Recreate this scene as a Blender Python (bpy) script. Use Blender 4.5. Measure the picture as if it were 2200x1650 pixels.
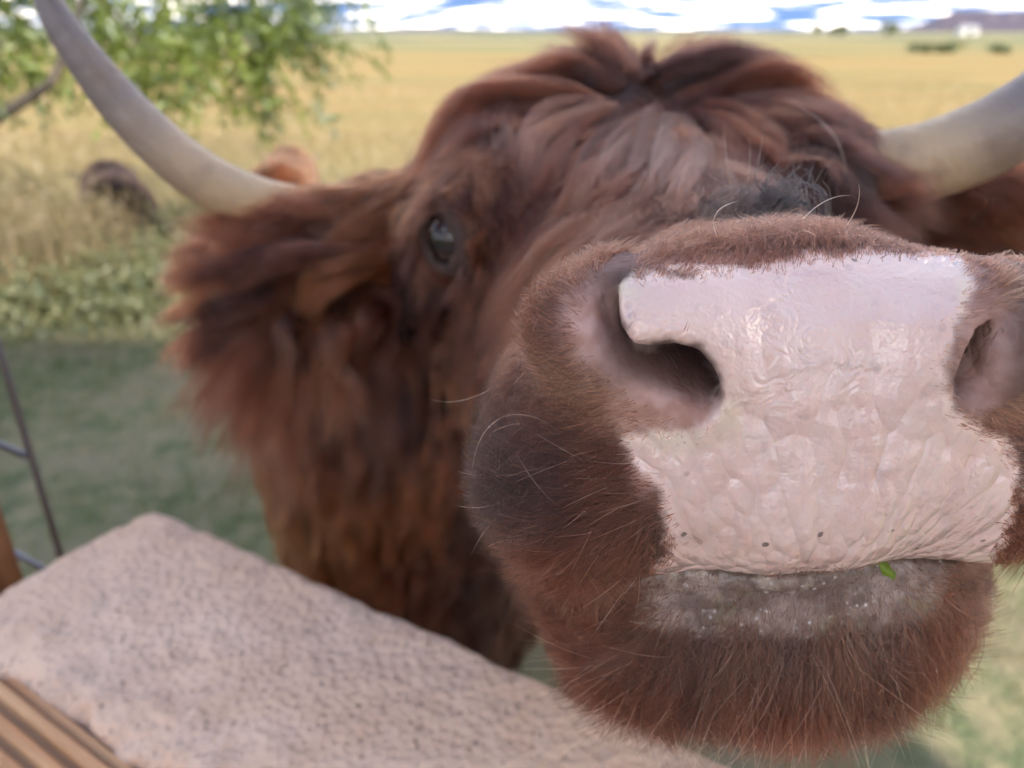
import bpy, math, random
import numpy as np
from mathutils import Vector, Matrix

for o in list(bpy.data.objects):
    bpy.data.objects.remove(o, do_unlink=True)
SC = bpy.context.scene
COL = SC.collection
R = math.radians

# ------------------------------------------------------------------ camera
CAM_H = 1.65
PITCH = 24.6
cam = bpy.data.cameras.new('camera')
cam_o = bpy.data.objects.new('camera', cam)
COL.objects.link(cam_o)
cam_o.location = (0, 0, CAM_H)
cam_o.rotation_euler = (R(90 - PITCH), 0, 0)
cam.sensor_width = 36.0
cam.lens = 27.07
cam.clip_start = 0.01
cam.clip_end = 20000
cam.dof.use_dof = True
cam.dof.focus_distance = 0.212
cam.dof.aperture_fstop = 8.8
SC.camera = cam_o

# ------------------------------------------------------------------ sky, sun, exposure
SUN_AZ = 148.0      # degrees clockwise from +Y (behind the camera, to the right)
SUN_EL = 41.0
world = bpy.data.worlds.new('World')
SC.world = world
world.use_nodes = True
wn, wl = world.node_tree.nodes, world.node_tree.links
wn.clear()
w_out = wn.new('ShaderNodeOutputWorld')
w_bg = wn.new('ShaderNodeBackground')
w_sky = wn.new('ShaderNodeTexSky')
w_sky.sky_type = 'NISHITA'
w_sky.sun_disc = False
w_sky.sun_elevation = R(SUN_EL)
w_sky.sun_rotation = R(SUN_AZ)
w_sky.altitude = 1500
w_sky.air_density = 1.0
w_sky.dust_density = 0.6
# broken cloud, the same over the whole sky: noise on a plane overhead, flattened towards the horizon
w_tc = wn.new('ShaderNodeTexCoord')
w_sep = wn.new('ShaderNodeSeparateXYZ'); wl.new(w_tc.outputs['Generated'], w_sep.inputs[0])
w_add = wn.new('ShaderNodeMath'); w_add.operation = 'ADD'; w_add.inputs[1].default_value = 0.05
w_abs = wn.new('ShaderNodeMath'); w_abs.operation = 'ABSOLUTE'
wl.new(w_sep.outputs['Z'], w_abs.inputs[0]); wl.new(w_abs.outputs[0], w_add.inputs[0])
w_dx = wn.new('ShaderNodeMath'); w_dx.operation = 'DIVIDE'
w_dy = wn.new('ShaderNodeMath'); w_dy.operation = 'DIVIDE'
wl.new(w_sep.outputs['X'], w_dx.inputs[0]); wl.new(w_add.outputs[0], w_dx.inputs[1])
wl.new(w_sep.outputs['Y'], w_dy.inputs[0]); wl.new(w_add.outputs[0], w_dy.inputs[1])
w_cmb = wn.new('ShaderNodeCombineXYZ')
wl.new(w_dx.outputs[0], w_cmb.inputs[0]); wl.new(w_dy.outputs[0], w_cmb.inputs[1])
w_map = wn.new('ShaderNodeMapping'); w_map.inputs['Scale'].default_value = (0.55, 0.45, 1)
w_map.inputs['Location'].default_value = (5.1, 2.7, 0)
wl.new(w_cmb.outputs[0], w_map.inputs[0])
w_noi = wn.new('ShaderNodeTexNoise'); w_noi.inputs['Scale'].default_value = 1.35
w_noi.inputs['Detail'].default_value = 4; w_noi.inputs['Roughness'].default_value = 0.58
wl.new(w_map.outputs[0], w_noi.inputs['Vector'])
w_ramp = wn.new('ShaderNodeMapRange'); w_ramp.interpolation_type = 'SMOOTHSTEP'
w_ramp.inputs['From Min'].default_value = 0.455; w_ramp.inputs['From Max'].default_value = 0.62
wl.new(w_noi.outputs['Fac'], w_ramp.inputs['Value'])
w_mix = wn.new('ShaderNodeMix'); w_mix.data_type = 'RGBA'
w_n2 = wn.new('ShaderNodeMapRange'); w_n2.inputs['From Min'].default_value = .42; w_n2.inputs['From Max'].default_value = .72
wl.new(w_noi.outputs['Fac'], w_n2.inputs['Value'])
w_cc = wn.new('ShaderNodeMix'); w_cc.data_type = 'RGBA'; w_cc.inputs['A'].default_value = (3.0, 3.1, 3.8, 1); w_cc.inputs['B'].default_value = (16.5, 14.6, 12.2, 1)
wl.new(w_n2.outputs[0], w_cc.inputs['Factor']); wl.new(w_cc.outputs['Result'], w_mix.inputs['B'])
wl.new(w_ramp.outputs[0], w_mix.inputs['Factor'])
wl.new(w_sky.outputs[0], w_mix.inputs['A'])
w_lift = wn.new('ShaderNodeMath'); w_lift.operation = 'ADD'; w_lift.inputs[1].default_value = 0.85   # clear dry air: no white band at the horizon
wl.new(w_abs.outputs[0], w_lift.inputs[0])
w_dir = wn.new('ShaderNodeCombineXYZ')
wl.new(w_sep.outputs['X'], w_dir.inputs[0]); wl.new(w_sep.outputs['Y'], w_dir.inputs[1]); wl.new(w_lift.outputs[0], w_dir.inputs[2])
wl.new(w_dir.outputs[0], w_sky.inputs['Vector'])
wl.new(w_mix.outputs['Result'], w_bg.inputs['Color'])
w_bg.inputs['Strength'].default_value = 0.14
world.cycles.sampling_method = 'MANUAL'
world.cycles.sample_map_resolution = 512
wl.new(w_bg.outputs[0], w_out.inputs['Surface'])

sun = bpy.data.lights.new('sun', 'SUN')
sun.energy = 2.3
sun.angle = R(0.53)
sun.color = (1.0, 0.92, 0.78)
sun_o = bpy.data.objects.new('sun', sun)
COL.objects.link(sun_o)
sdir = Vector((math.sin(R(SUN_AZ)) * math.cos(R(SUN_EL)), math.cos(R(SUN_AZ)) * math.cos(R(SUN_EL)), math.sin(R(SUN_EL))))
sun_o.rotation_euler = (-sdir).to_track_quat('-Z', 'Y').to_euler()

SC.view_settings.view_transform = 'Standard'
SC.view_settings.look = 'None'
SC.view_settings.gamma = 1.0
SC.view_settings.use_curve_mapping = False
SC.view_settings.exposure = 1.87
SC.cycles.max_bounces = 5
SC.cycles.diffuse_bounces = 2
SC.cycles.glossy_bounces = 3
SC.cycles.transmission_bounces = 4
SC.cycles.transparent_max_bounces = 8
SC.cycles.caustics_reflective = False
SC.cycles.caustics_refractive = False
SC.cycles.use_denoising = True
SC.cycles.use_adaptive_sampling = True
SC.cycles.adaptive_threshold = 0.05
SC.cycles.sample_clamp_indirect = 4.0

# ------------------------------------------------------------------ projection helpers (real units, metres)
FPX = 1654.0
cp, sp = math.cos(R(PITCH)), math.sin(R(PITCH))
CR = np.array([1.0, 0, 0]); CU = np.array([0, sp, cp]); CF = np.array([0, cp, -sp]); CC = np.array([0, 0, CAM_H])
def ray(px, py):
    return CR * ((px - 1100) / FPX) + CU * ((825 - py) / FPX) + CF
def P(px, py, d):
    return CC + ray(px, py) * d
def on_z(px, py, z):
    r = ray(px, py); return CC + r * ((z - CAM_H) / r[2])
def to_px(w):
    v = w - CC
    d = v @ CF
    return 1100 + FPX * (v @ CR) / d, 825 - FPX * (v @ CU) / d, d

rng = np.random.default_rng(7)

# ------------------------------------------------------------------ numpy noise
def _hash(i, j, k, s):
    with np.errstate(over='ignore'):
        h = (i.astype(np.uint32) * np.uint32(374761393) + j.astype(np.uint32) * np.uint32(668265263)
             + k.astype(np.uint32) * np.uint32(2246822519) + np.uint32(s * 3266489917 % (2**32)))
        h = (h ^ (h >> np.uint32(13))) * np.uint32(1274126177)
        h = h ^ (h >> np.uint32(16))
    return h.astype(np.float64) / 4294967295.0
def vnoise(p, scale, seed=0):
    q = np.asarray(p, float) * scale
    i = np.floor(q).astype(np.int64); f = q - i
    f = f * f * (3 - 2 * f)
    out = 0
    for dx in (0, 1):
        for dy in (0, 1):
            for dz in (0, 1):
                w = (f[..., 0] if dx else 1 - f[..., 0]) * (f[..., 1] if dy else 1 - f[..., 1]) * (f[..., 2] if dz else 1 - f[..., 2])
                out = out + w * _hash(i[..., 0] + dx, i[..., 1] + dy, i[..., 2] + dz, seed)
    return out * 2 - 1
def fbm(p, scale, seed=0, o=3):
    return sum(vnoise(p, scale * 2**n, seed + n) * 0.5**n for n in range(o))
def worley(u, v, seed=0):
    i = np.floor(u).astype(np.int64); j = np.floor(v).astype(np.int64)
    f1 = np.full(u.shape, 9.0); f2 = np.full(u.shape, 9.0); z = np.zeros_like(i)
    for a in (-1, 0, 1):
        for b in (-1, 0, 1):
            ox = _hash(i + a + 1000, j + b + 1000, z, seed) * .8 + .1; oy = _hash(i + a + 1000, j + b + 1000, z, seed + 5) * .8 + .1
            d = np.hypot(i + a + ox - u, j + b + oy - v)
            f2 = np.minimum(f2, np.maximum(f1, d)); f1 = np.minimum(f1, d)
    return f1, f2
def sstep(a, b, x):
    t = np.clip((x - a) / (b - a), 0, 1); return t * t * (3 - 2 * t)

# ------------------------------------------------------------------ object helpers
def tag(o, label=None, cat=None, group=None, kind=None):
    if label: o['label'] = label
    if cat: o['category'] = cat
    if group: o['group'] = group
    if kind: o['kind'] = kind
    return o
def empty(name, loc, label, cat, group=None, rz=0):
    o = bpy.data.objects.new(name, None); COL.objects.link(o)
    o.location = loc; o.rotation_euler = (0, 0, rz)
    return tag(o, label, cat, group)
def mesh_obj(name, v, f, mat, parent=None, smooth=True, origin=None):
    """one mesh object from world-space vertices; parented parts are stored relative to the parent's origin"""
    v = np.asarray(v, float).reshape(-1, 3)
    me = bpy.data.meshes.new(name)
    f = np.asarray(f, object) if not isinstance(f, np.ndarray) else f
    if isinstance(f, np.ndarray) and f.dtype != object:
        me.vertices.add(len(v)); me.vertices.foreach_set('co', v.astype(np.float32).ravel())
        n = f.shape[1]
        me.loops.add(f.size); me.loops.foreach_set('vertex_index', f.astype(np.int32).ravel())
        me.polygons.add(len(f)); me.polygons.foreach_set('loop_start', np.arange(0, f.size, n, dtype=np.int32))
        me.update(calc_edges=True); me.validate()
    else:
        me.from_pydata([tuple(x) for x in v], [], [tuple(x) for x in f]); me.update()
    if smooth: me.polygons.foreach_set('use_smooth', np.ones(len(me.polygons), bool))
    if mat: me.materials.append(mat)
    o = bpy.data.objects.new(name, me); COL.objects.link(o)
    off = np.zeros(3)
    if parent is not None:
        o.parent = parent
        bpy.context.view_layer.update()
        inv = parent.matrix_world.inverted()
        me.transform(inv)
    elif origin is not None:
        me.transform(Matrix.Translation(-Vector(origin))); o.location = origin
    return o
def vattr(o, name, arr):
    a = o.data.attributes.new(name, 'FLOAT', 'POINT'); a.data.foreach_set('value', np.asarray(arr, np.float32))
def hair_obj(name, pts, rad, tint, mat, parent=None, label=None):
    """pts (N,K,3) world space strands -> one hair-curves object"""
    N, K, _ = pts.shape
    cu = bpy.data.hair_curves.new(name)
    cu.add_curves([K] * N)
    o = bpy.data.objects.new(name, cu); COL.objects.link(o)
    p = pts.reshape(-1, 3)
    if parent is not None:
        o.parent = parent
        bpy.context.view_layer.update()
        m = np.array(parent.matrix_world.inverted())
        p = p @ m[:3, :3].T + m[:3, 3]
    cu.attributes['position'].data.foreach_set('vector', p.astype(np.float32).ravel())
    ra = cu.attributes.get('radius') or cu.attributes.new('radius', 'FLOAT', 'POINT')
    ra.data.foreach_set('value', rad.astype(np.float32).ravel())
    for k, t in tint.items():
        a = cu.attributes.new(k, 'FLOAT', 'CURVE'); a.data.foreach_set('value', t.astype(np.float32))
    cu.materials.append(mat)
    o['kind'] = 'stuff'
    if label: o['label'] = label
    return o
def box_v(lo, hi):
    x0, y0, z0 = lo; x1, y1, z1 = hi
    v = [(x0,y0,z0),(x1,y0,z0),(x1,y1,z0),(x0,y1,z0),(x0,y0,z1),(x1,y0,z1),(x1,y1,z1),(x0,y1,z1)]
    f = [(0,3,2,1),(4,5,6,7),(0,1,5,4),(1,2,6,5),(2,3,7,6),(3,0,4,7)]
    return v, f
def tube(path, rad, n=12, cap=True, twist=0, flat=None):
    """swept tube through path points (M,3) with radii (M,)"""
    path = np.asarray(path, float); rad = np.broadcast_to(np.asarray(rad, float), (len(path),))
    t = np.gradient(path, axis=0); t /= np.linalg.norm(t, axis=1)[:, None] + 1e-12
    a = np.array([0, 0, 1.0]) if abs(t[0, 2]) < .9 else np.array([1.0, 0, 0])
    nrm = np.cross(t[0], a); nrm /= np.linalg.norm(nrm)
    V = []
    for i in range(len(path)):
        nrm = nrm - t[i] * (nrm @ t[i]); nrm /= np.linalg.norm(nrm) + 1e-12
        b = np.cross(t[i], nrm)
        an = np.arange(n) * 2 * math.pi / n
        V.append(path[i] + rad[i] * (np.cos(an)[:, None] * nrm + np.sin(an)[:, None] * b))
    V = np.concatenate(V); F = []
    for i in range(len(path) - 1):
        for k in range(n):
            F.append((i*n+k, i*n+(k+1)%n, (i+1)*n+(k+1)%n, (i+1)*n+k))
    if cap:
        V = np.vstack([V, path[:1], path[-1:]]); a0 = len(V) - 2
        for k in range(n):
            F.append((a0, (k+1)%n, k)); m = (len(path)-1)*n; F.append((a0+1, m+k, m+(k+1)%n))
    return V, F
def spline(pts, n):
    """Catmull-Rom through the points"""
    p = np.asarray(pts, float); p = np.vstack([2*p[0]-p[1], p, 2*p[-1]-p[-2]])
    m = len(p) - 3; s = np.linspace(0, m - 1e-9, n); i = s.astype(int); t = (s - i)[:, None]
    a, b, c, d = p[i], p[i+1], p[i+2], p[i+3]
    return .5*((2*b)+(-a+c)*t+(2*a-5*b+4*c-d)*t**2+(-a+3*b-3*c+d)*t**3)

# ------------------------------------------------------------------ material helpers
class NT:
    def __init__(s, name):
        s.m = bpy.data.materials.new(name); s.m.use_nodes = True
        s.t = s.m.node_tree; s.n = s.t.nodes; s.l = s.t.links; s.n.clear()
        s.out = s.n.new('ShaderNodeOutputMaterial')
    def node(s, kind, **kw):
        x = s.n.new(kind)
        for k, v in kw.items():
            if k.startswith('_'): setattr(x, k[1:], v)
        return x
    def set(s, x, key, val):
        if isinstance(val, bpy.types.NodeSocket): s.l.new(val, x.inputs[key])
        elif val is not None:
            if isinstance(val, tuple) and len(val) == 3 and x.inputs[key].type == 'RGBA': val = (*val, 1)
            x.inputs[key].default_value = val
    def noise(s, scale, detail=3, rough=.55, vec=None, dist=0):
        x = s.n.new('ShaderNodeTexNoise'); s.set(x, 'Scale', scale); s.set(x, 'Detail', detail); s.set(x, 'Roughness', rough); s.set(x, 'Distortion', dist)
        if vec is not None: s.l.new(vec, x.inputs['Vector'])
        return x.outputs['Fac']
    def voro(s, scale, vec=None, feature='F1', out='Distance', smooth=None, dim='3D'):
        x = s.n.new('ShaderNodeTexVoronoi'); x.voronoi_dimensions = dim; x.feature = feature; s.set(x, 'Scale', scale)
        if smooth is not None and feature == 'SMOOTH_F1': s.set(x, 'Smoothness', smooth)
        if vec is not None: s.l.new(vec, x.inputs['Vector'])
        return x.outputs[out]
    def coord(s, which='Object'):
        return s.n.new('ShaderNodeTexCoord').outputs[which]
    def mapping(s, vec, scale=(1,1,1), loc=(0,0,0), rot=(0,0,0)):
        x = s.n.new('ShaderNodeMapping'); s.l.new(vec, x.inputs[0])
        x.inputs['Scale'].default_value = scale; x.inputs['Location'].default_value = loc; x.inputs['Rotation'].default_value = rot
        return x.outputs[0]
    def attr(s, name, out='Fac'):
        x = s.n.new('ShaderNodeAttribute'); x.attribute_name = name; return x.outputs[out]
    def rng(s, val, a, b, c=0, d=1, smooth=True):
        x = s.n.new('ShaderNodeMapRange'); x.interpolation_type = 'SMOOTHSTEP' if smooth else 'LINEAR'
        s.set(x, 'Value', val); s.set(x, 'From Min', a); s.set(x, 'From Max', b); s.set(x, 'To Min', c); s.set(x, 'To Max', d)
        return x.outputs[0]
    def math(s, op, a, b=None, c=None):
        x = s.n.new('ShaderNodeMath'); x.operation = op
        for i, v in enumerate((a, b, c)):
            if v is not None: s.set(x, i, v)
        return x.outputs[0]
    def mix(s, fac, a, b, blend='MIX'):
        x = s.n.new('ShaderNodeMix'); x.data_type = 'RGBA'; x.blend_type = blend
        s.set(x, 'Factor', fac); s.set(x, 'A', a); s.set(x, 'B', b); return x.outputs['Result']
    def ramp(s, fac, stops):
        x = s.n.new('ShaderNodeValToRGB'); e = x.color_ramp.elements
        while len(e) < len(stops): e.new(0.5)
        for q, (p, c) in zip(e, stops): q.position = p; q.color = (*c, 1)
        s.l.new(fac, x.inputs[0]); return x.outputs[0]
    def bump(s, height, strength=.5, dist=.01, normal=None):
        x = s.n.new('ShaderNodeBump'); s.set(x, 'Height', height); s.set(x, 'Strength', strength); s.set(x, 'Distance', dist)
        if normal is not None: s.l.new(normal, x.inputs['Normal'])
        return x.outputs[0]
    def bsdf(s, color, rough=.6, spec=.5, normal=None, **kw):
        x = s.n.new('ShaderNodeBsdfPrincipled'); s.set(x, 'Base Color', color); s.set(x, 'Roughness', rough); s.set(x, 'Specular IOR Level', spec)
        if normal is not None: s.l.new(normal, x.inputs['Normal'])
        for k, v in kw.items(): s.set(x, k.replace('_', ' '), v)
        s.l.new(x.outputs[0], s.out.inputs['Surface']); return x
# ================================================================== implicit-surface modelling
class Grid:
    def __init__(s, xs, ys, zs):
        s.a = [np.asarray(t, np.float64) for t in (xs, ys, zs)]
        s.f = np.full([len(t) for t in s.a], 0.5, np.float32)
    def sub(s, lo, hi):
        sl = tuple(slice(max(np.searchsorted(t, l) - 1, 0), min(np.searchsorted(t, h) + 1, len(t))) for t, l, h in zip(s.a, lo, hi))
        X = s.a[0][sl[0]][:, None, None]; Y = s.a[1][sl[1]][None, :, None]; Z = s.a[2][sl[2]][None, None, :]
        return sl, X, Y, Z
    def smin(s, sl, d, k):
        f = s.f[sl]
        if k <= 0: s.f[sl] = np.minimum(f, d); return
        h = np.maximum(k - np.abs(f - d), 0) / k
        s.f[sl] = (np.minimum(f, d) - h * h * k * .25).astype(np.float32)
    def smax(s, sl, d, k):
        f = s.f[sl]; h = np.maximum(k - np.abs(f - d), 0) / k
        s.f[sl] = (np.maximum(f, d) + h * h * k * .25).astype(np.float32)
    def ell(s, c, r, k=.02, rot=None, cut=False):
        c = np.asarray(c, float); r = np.asarray(r, float); m = max(r) if rot is not None else r
        lo = c - m - k - .01; hi = c + m + k + .01
        sl, X, Y, Z = s.sub(lo, hi)
        x, y, z = X - c[0], Y - c[1], Z - c[2]
        if rot is not None:
            M = np.asarray(rot, float)
            x, y, z = (M[i, 0] * x + M[i, 1] * y + M[i, 2] * z for i in range(3))
        k0 = np.sqrt((x / r[0])**2 + (y / r[1])**2 + (z / r[2])**2)
        k1 = np.sqrt((x / r[0]**2)**2 + (y / r[1]**2)**2 + (z / r[2]**2)**2) + 1e-9
        d = k0 * (k0 - 1) / k1
        if cut: s.smax(sl, -d, k)
        else: s.smin(sl, d, k)
    def cone(s, p0, p1, r0, r1, k=.02):
        p0 = np.asarray(p0, float); p1 = np.asarray(p1, float); rm = max(r0, r1)
        sl, X, Y, Z = s.sub(np.minimum(p0, p1) - rm - k - .01, np.maximum(p0, p1) + rm + k + .01)
        b = p1 - p0; L2 = b @ b
        t = np.clip(((X - p0[0]) * b[0] + (Y - p0[1]) * b[1] + (Z - p0[2]) * b[2]) / L2, 0, 1)
        d = np.sqrt((X - p0[0] - t * b[0])**2 + (Y - p0[1] - t * b[1])**2 + (Z - p0[2] - t * b[2])**2) - (r0 + (r1 - r0) * t)
        s.smin(sl, d, k)
    def mesh(s):
        f = s.f; S = f < 0
        nx, ny, nz = f.shape
        cnt = np.zeros((nx-1, ny-1, nz-1), np.int8)
        for dx in (0, 1):
            for dy in (0, 1):
                for dz in (0, 1): cnt += S[dx:nx-1+dx, dy:ny-1+dy, dz:nz-1+dz]
        act = (cnt > 0) & (cnt < 8)
        idx = np.argwhere(act); cid = np.full(act.shape, -1, np.int32); cid[act] = np.arange(len(idx))
        i, j, k = idx.T
        acc = np.zeros((len(idx), 3)); n = np.zeros(len(idx))
        corners = [(a, b, c) for a in (0, 1) for b in (0, 1) for c in (0, 1)]
        for c0 in corners:
            for ax in range(3):
                if c0[ax]: continue
                c1 = list(c0); c1[ax] = 1
                f0 = f[i+c0[0], j+c0[1], k+c0[2]]; f1 = f[i+c1[0], j+c1[1], k+c1[2]]
                m = (f0 < 0) != (f1 < 0)
                t = np.where(m, f0 / np.where(m, f0 - f1, 1), 0)
                q0 = np.stack([s.a[0][i+c0[0]], s.a[1][j+c0[1]], s.a[2][k+c0[2]]], 1)
                q1 = np.stack([s.a[0][i+c1[0]], s.a[1][j+c1[1]], s.a[2][k+c1[2]]], 1)
                acc += np.where(m[:, None], q0 + (q1 - q0) * t[:, None], 0); n += m
        V = acc / n[:, None]
        Fs = []
        for ax in range(3):
            a = [slice(None)] * 3; b = [slice(None)] * 3
            a[ax] = slice(0, -1); b[ax] = slice(1, None)
            s0 = S[tuple(a)]; s1 = S[tuple(b)]
            e = np.argwhere(s0 != s1)
            u, v = (ax + 1) % 3, (ax + 2) % 3
            e = e[(e[:, u] > 0) & (e[:, v] > 0) & (e[:, u] < f.shape[u]-1) & (e[:, v] < f.shape[v]-1)]
            inside = S[tuple(e.T)]
            q = []
            for du, dv in ((-1, -1), (0, -1), (0, 0), (-1, 0)):
                g = e.copy(); g[:, u] += du; g[:, v] += dv; q.append(cid[tuple(g.T)])
            q = np.stack(q, 1)
            Fs.append(np.where(inside[:, None], q, q[:, ::-1]))
        F = np.concatenate(Fs)
        return V, F
    def sample(s, p):
        ii = []; tt = []
        for ax in range(3):
            t = s.a[ax]; i = np.clip(np.searchsorted(t, p[:, ax]) - 1, 0, len(t) - 2)
            ii.append(i); tt.append(np.clip((p[:, ax] - t[i]) / (t[i+1] - t[i]), 0, 1))
        out = 0
        for a in (0, 1):
            for b in (0, 1):
                for c in (0, 1):
                    w = (tt[0] if a else 1-tt[0]) * (tt[1] if b else 1-tt[1]) * (tt[2] if c else 1-tt[2])
                    out = out + w * s.f[ii[0]+a, ii[1]+b, ii[2]+c]
        return out
def vnormals(V, F):
    n = np.cross(V[F[:, 2]] - V[F[:, 0]], V[F[:, 3 if F.shape[1] > 3 else 1]] - V[F[:, 1 if F.shape[1] > 3 else 0]])
    if F.shape[1] == 3: n = np.cross(V[F[:, 1]] - V[F[:, 0]], V[F[:, 2]] - V[F[:, 0]])
    N = np.zeros_like(V)
    for c in range(F.shape[1]): np.add.at(N, F[:, c], n)
    return N / (np.linalg.norm(N, axis=1)[:, None] + 1e-12)
def axis(*segs):
    """piecewise spacing: (start, (end, step), (end, step)...)"""
    out = [segs[0]]
    for e, h in segs[1:]:
        n = max(1, int(round((e - out[-1]) / h))); out += list(np.linspace(out[-1], e, n + 1)[1:])
    return np.array(out)
def poly_sd(x, y, poly):
    """signed distance to a closed 2-D polygon, negative inside"""
    p = np.asarray(poly, float); d = np.full(np.broadcast(x, y).shape, 1e9); sg = np.ones_like(d)
    for a, b in zip(p, np.roll(p, -1, 0)):
        ex, ey = b - a; wx = x - a[0]; wy = y - a[1]
        t = np.clip((wx * ex + wy * ey) / (ex * ex + ey * ey), 0, 1)
        d = np.minimum(d, (wx - ex * t)**2 + (wy - ey * t)**2)
        c1 = (y >= a[1]); c2 = (y < b[1]); c3 = (ex * wy > ey * wx)
        sg = np.where((c1 & c2 & c3) | (~c1 & ~c2 & ~c3), -sg, sg)
    return sg * np.sqrt(d)

# ================================================================== setting materials
def ground_mat():
    t = NT('field_ground'); o = t.coord('Object')
    sp_ = t.n.new('ShaderNodeSeparateXYZ'); t.l.new(o, sp_.inputs[0]); X, Y = sp_.outputs[0], sp_.outputs[1]
    wob = t.math('MULTIPLY', t.math('SUBTRACT', t.noise(.22, 2, .5, o), .5), 3.0)
    Yw = t.math('ADD', Y, wob)
    strips = t.noise(1.0, 4, .55, t.mapping(o, (.035, .22, 1)))
    strips2 = t.noise(1.0, 3, .55, t.mapping(o, (.006, .05, 1), (3, 7, 0)))
    fine = t.noise(9, 4, .6, o); fine2 = t.noise(46, 3, .6, o)
    gold = t.mix(t.rng(fine2, .3, .7), (.265, .180, .070), (.35, .25, .108))
    green = t.mix(t.rng(fine, .35, .65), (.105, .135, .050), (.20, .215, .090))
    near = t.mix(t.rng(fine, .30, .72), (.105, .130, .065), (.27, .235, .14))
    near = t.mix(t.rng(t.noise(2.3, 3, .6, o), .45, .62), near, (.23, .20, .125))
    mid = t.mix(t.rng(strips, .44, .62), gold, t.mix(.45, gold, green))
    c = t.mix(t.rng(Yw, 7.0, 12.0), near, t.mix(.35, gold, green))
    c = t.mix(t.rng(Yw, 10.5, 17.0), c, mid)
    farc = t.mix(t.rng(strips2, .42, .58), gold, (.17, .19, .095))
    c = t.mix(t.rng(Y, 55, 95), c, farc)
    c = t.mix(t.rng(Y, 110, 190), c, t.mix(t.rng(t.noise(1.0, 3, .5, t.mapping(o, (.004, .012, 1))), .44, .60), (.125, .15, .085), (.38, .30, .17)))
    b = t.bump(t.math('ADD', fine2, fine), .6, .03)
    t.bsdf(c, .95, .1, b)
    return t.m
def simple(name, c1, c2, scale, rough=.8, bump=.3, bd=.01, spec=.3, detail=3, vscale=(1,1,1)):
    t = NT(name); o = t.mapping(t.coord('Object'), vscale)
    n = t.noise(scale, detail, .6, o)
    t.bsdf(t.mix(t.rng(n, .35, .65), c1, c2), rough, spec, t.bump(n, bump, bd)); return t.m
def leaf_mat(name, c1, c2, trans=.4):
    t = NT(name)
    c = t.mix(t.attr('tone'), c1, c2)
    d = t.n.new('ShaderNodeBsdfDiffuse'); tr = t.n.new('ShaderNodeBsdfTranslucent'); gl = t.n.new('ShaderNodeBsdfGlossy')
    t.l.new(c, d.inputs[0]); t.l.new(t.mix(.5, c, (.35, .42, .05), 'MIX'), tr.inputs[0]); gl.inputs['Roughness'].default_value = .45; gl.inputs[0].default_value = (.7, .75, .8, 1)
    m = t.n.new('ShaderNodeMixShader'); m.inputs[0].default_value = trans; t.l.new(d.outputs[0], m.inputs[1]); t.l.new(tr.outputs[0], m.inputs[2])
    m2 = t.n.new('ShaderNodeMixShader'); m2.inputs[0].default_value = .06; t.l.new(m.outputs[0], m2.inputs[1]); t.l.new(gl.outputs[0], m2.inputs[2])
    t.l.new(m2.outputs[0], t.out.inputs[0]); return t.m
M_GROUND = ground_mat()
M_BARK = simple('bark', (.045, .036, .030), (.12, .10, .085), 30, .9, .8, .02, vscale=(1, 1, .25))
M_LEAF = leaf_mat('tree_leaves', (.045, .075, .025), (.24, .30, .05), .45)
M_LEAFD = leaf_mat('shrub_leaves', (.045, .065, .030), (.11, .13, .055), .3)
M_GRASS = leaf_mat('grass_blades', (.085, .120, .045), (.30, .245, .130), .35)
M_DRY = leaf_mat('dry_stalks', (.16, .115, .070), (.42, .32, .18), .3)
M_WEED = leaf_mat('weed_leaves', (.075, .095, .050), (.24, .235, .115), .3)

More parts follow.
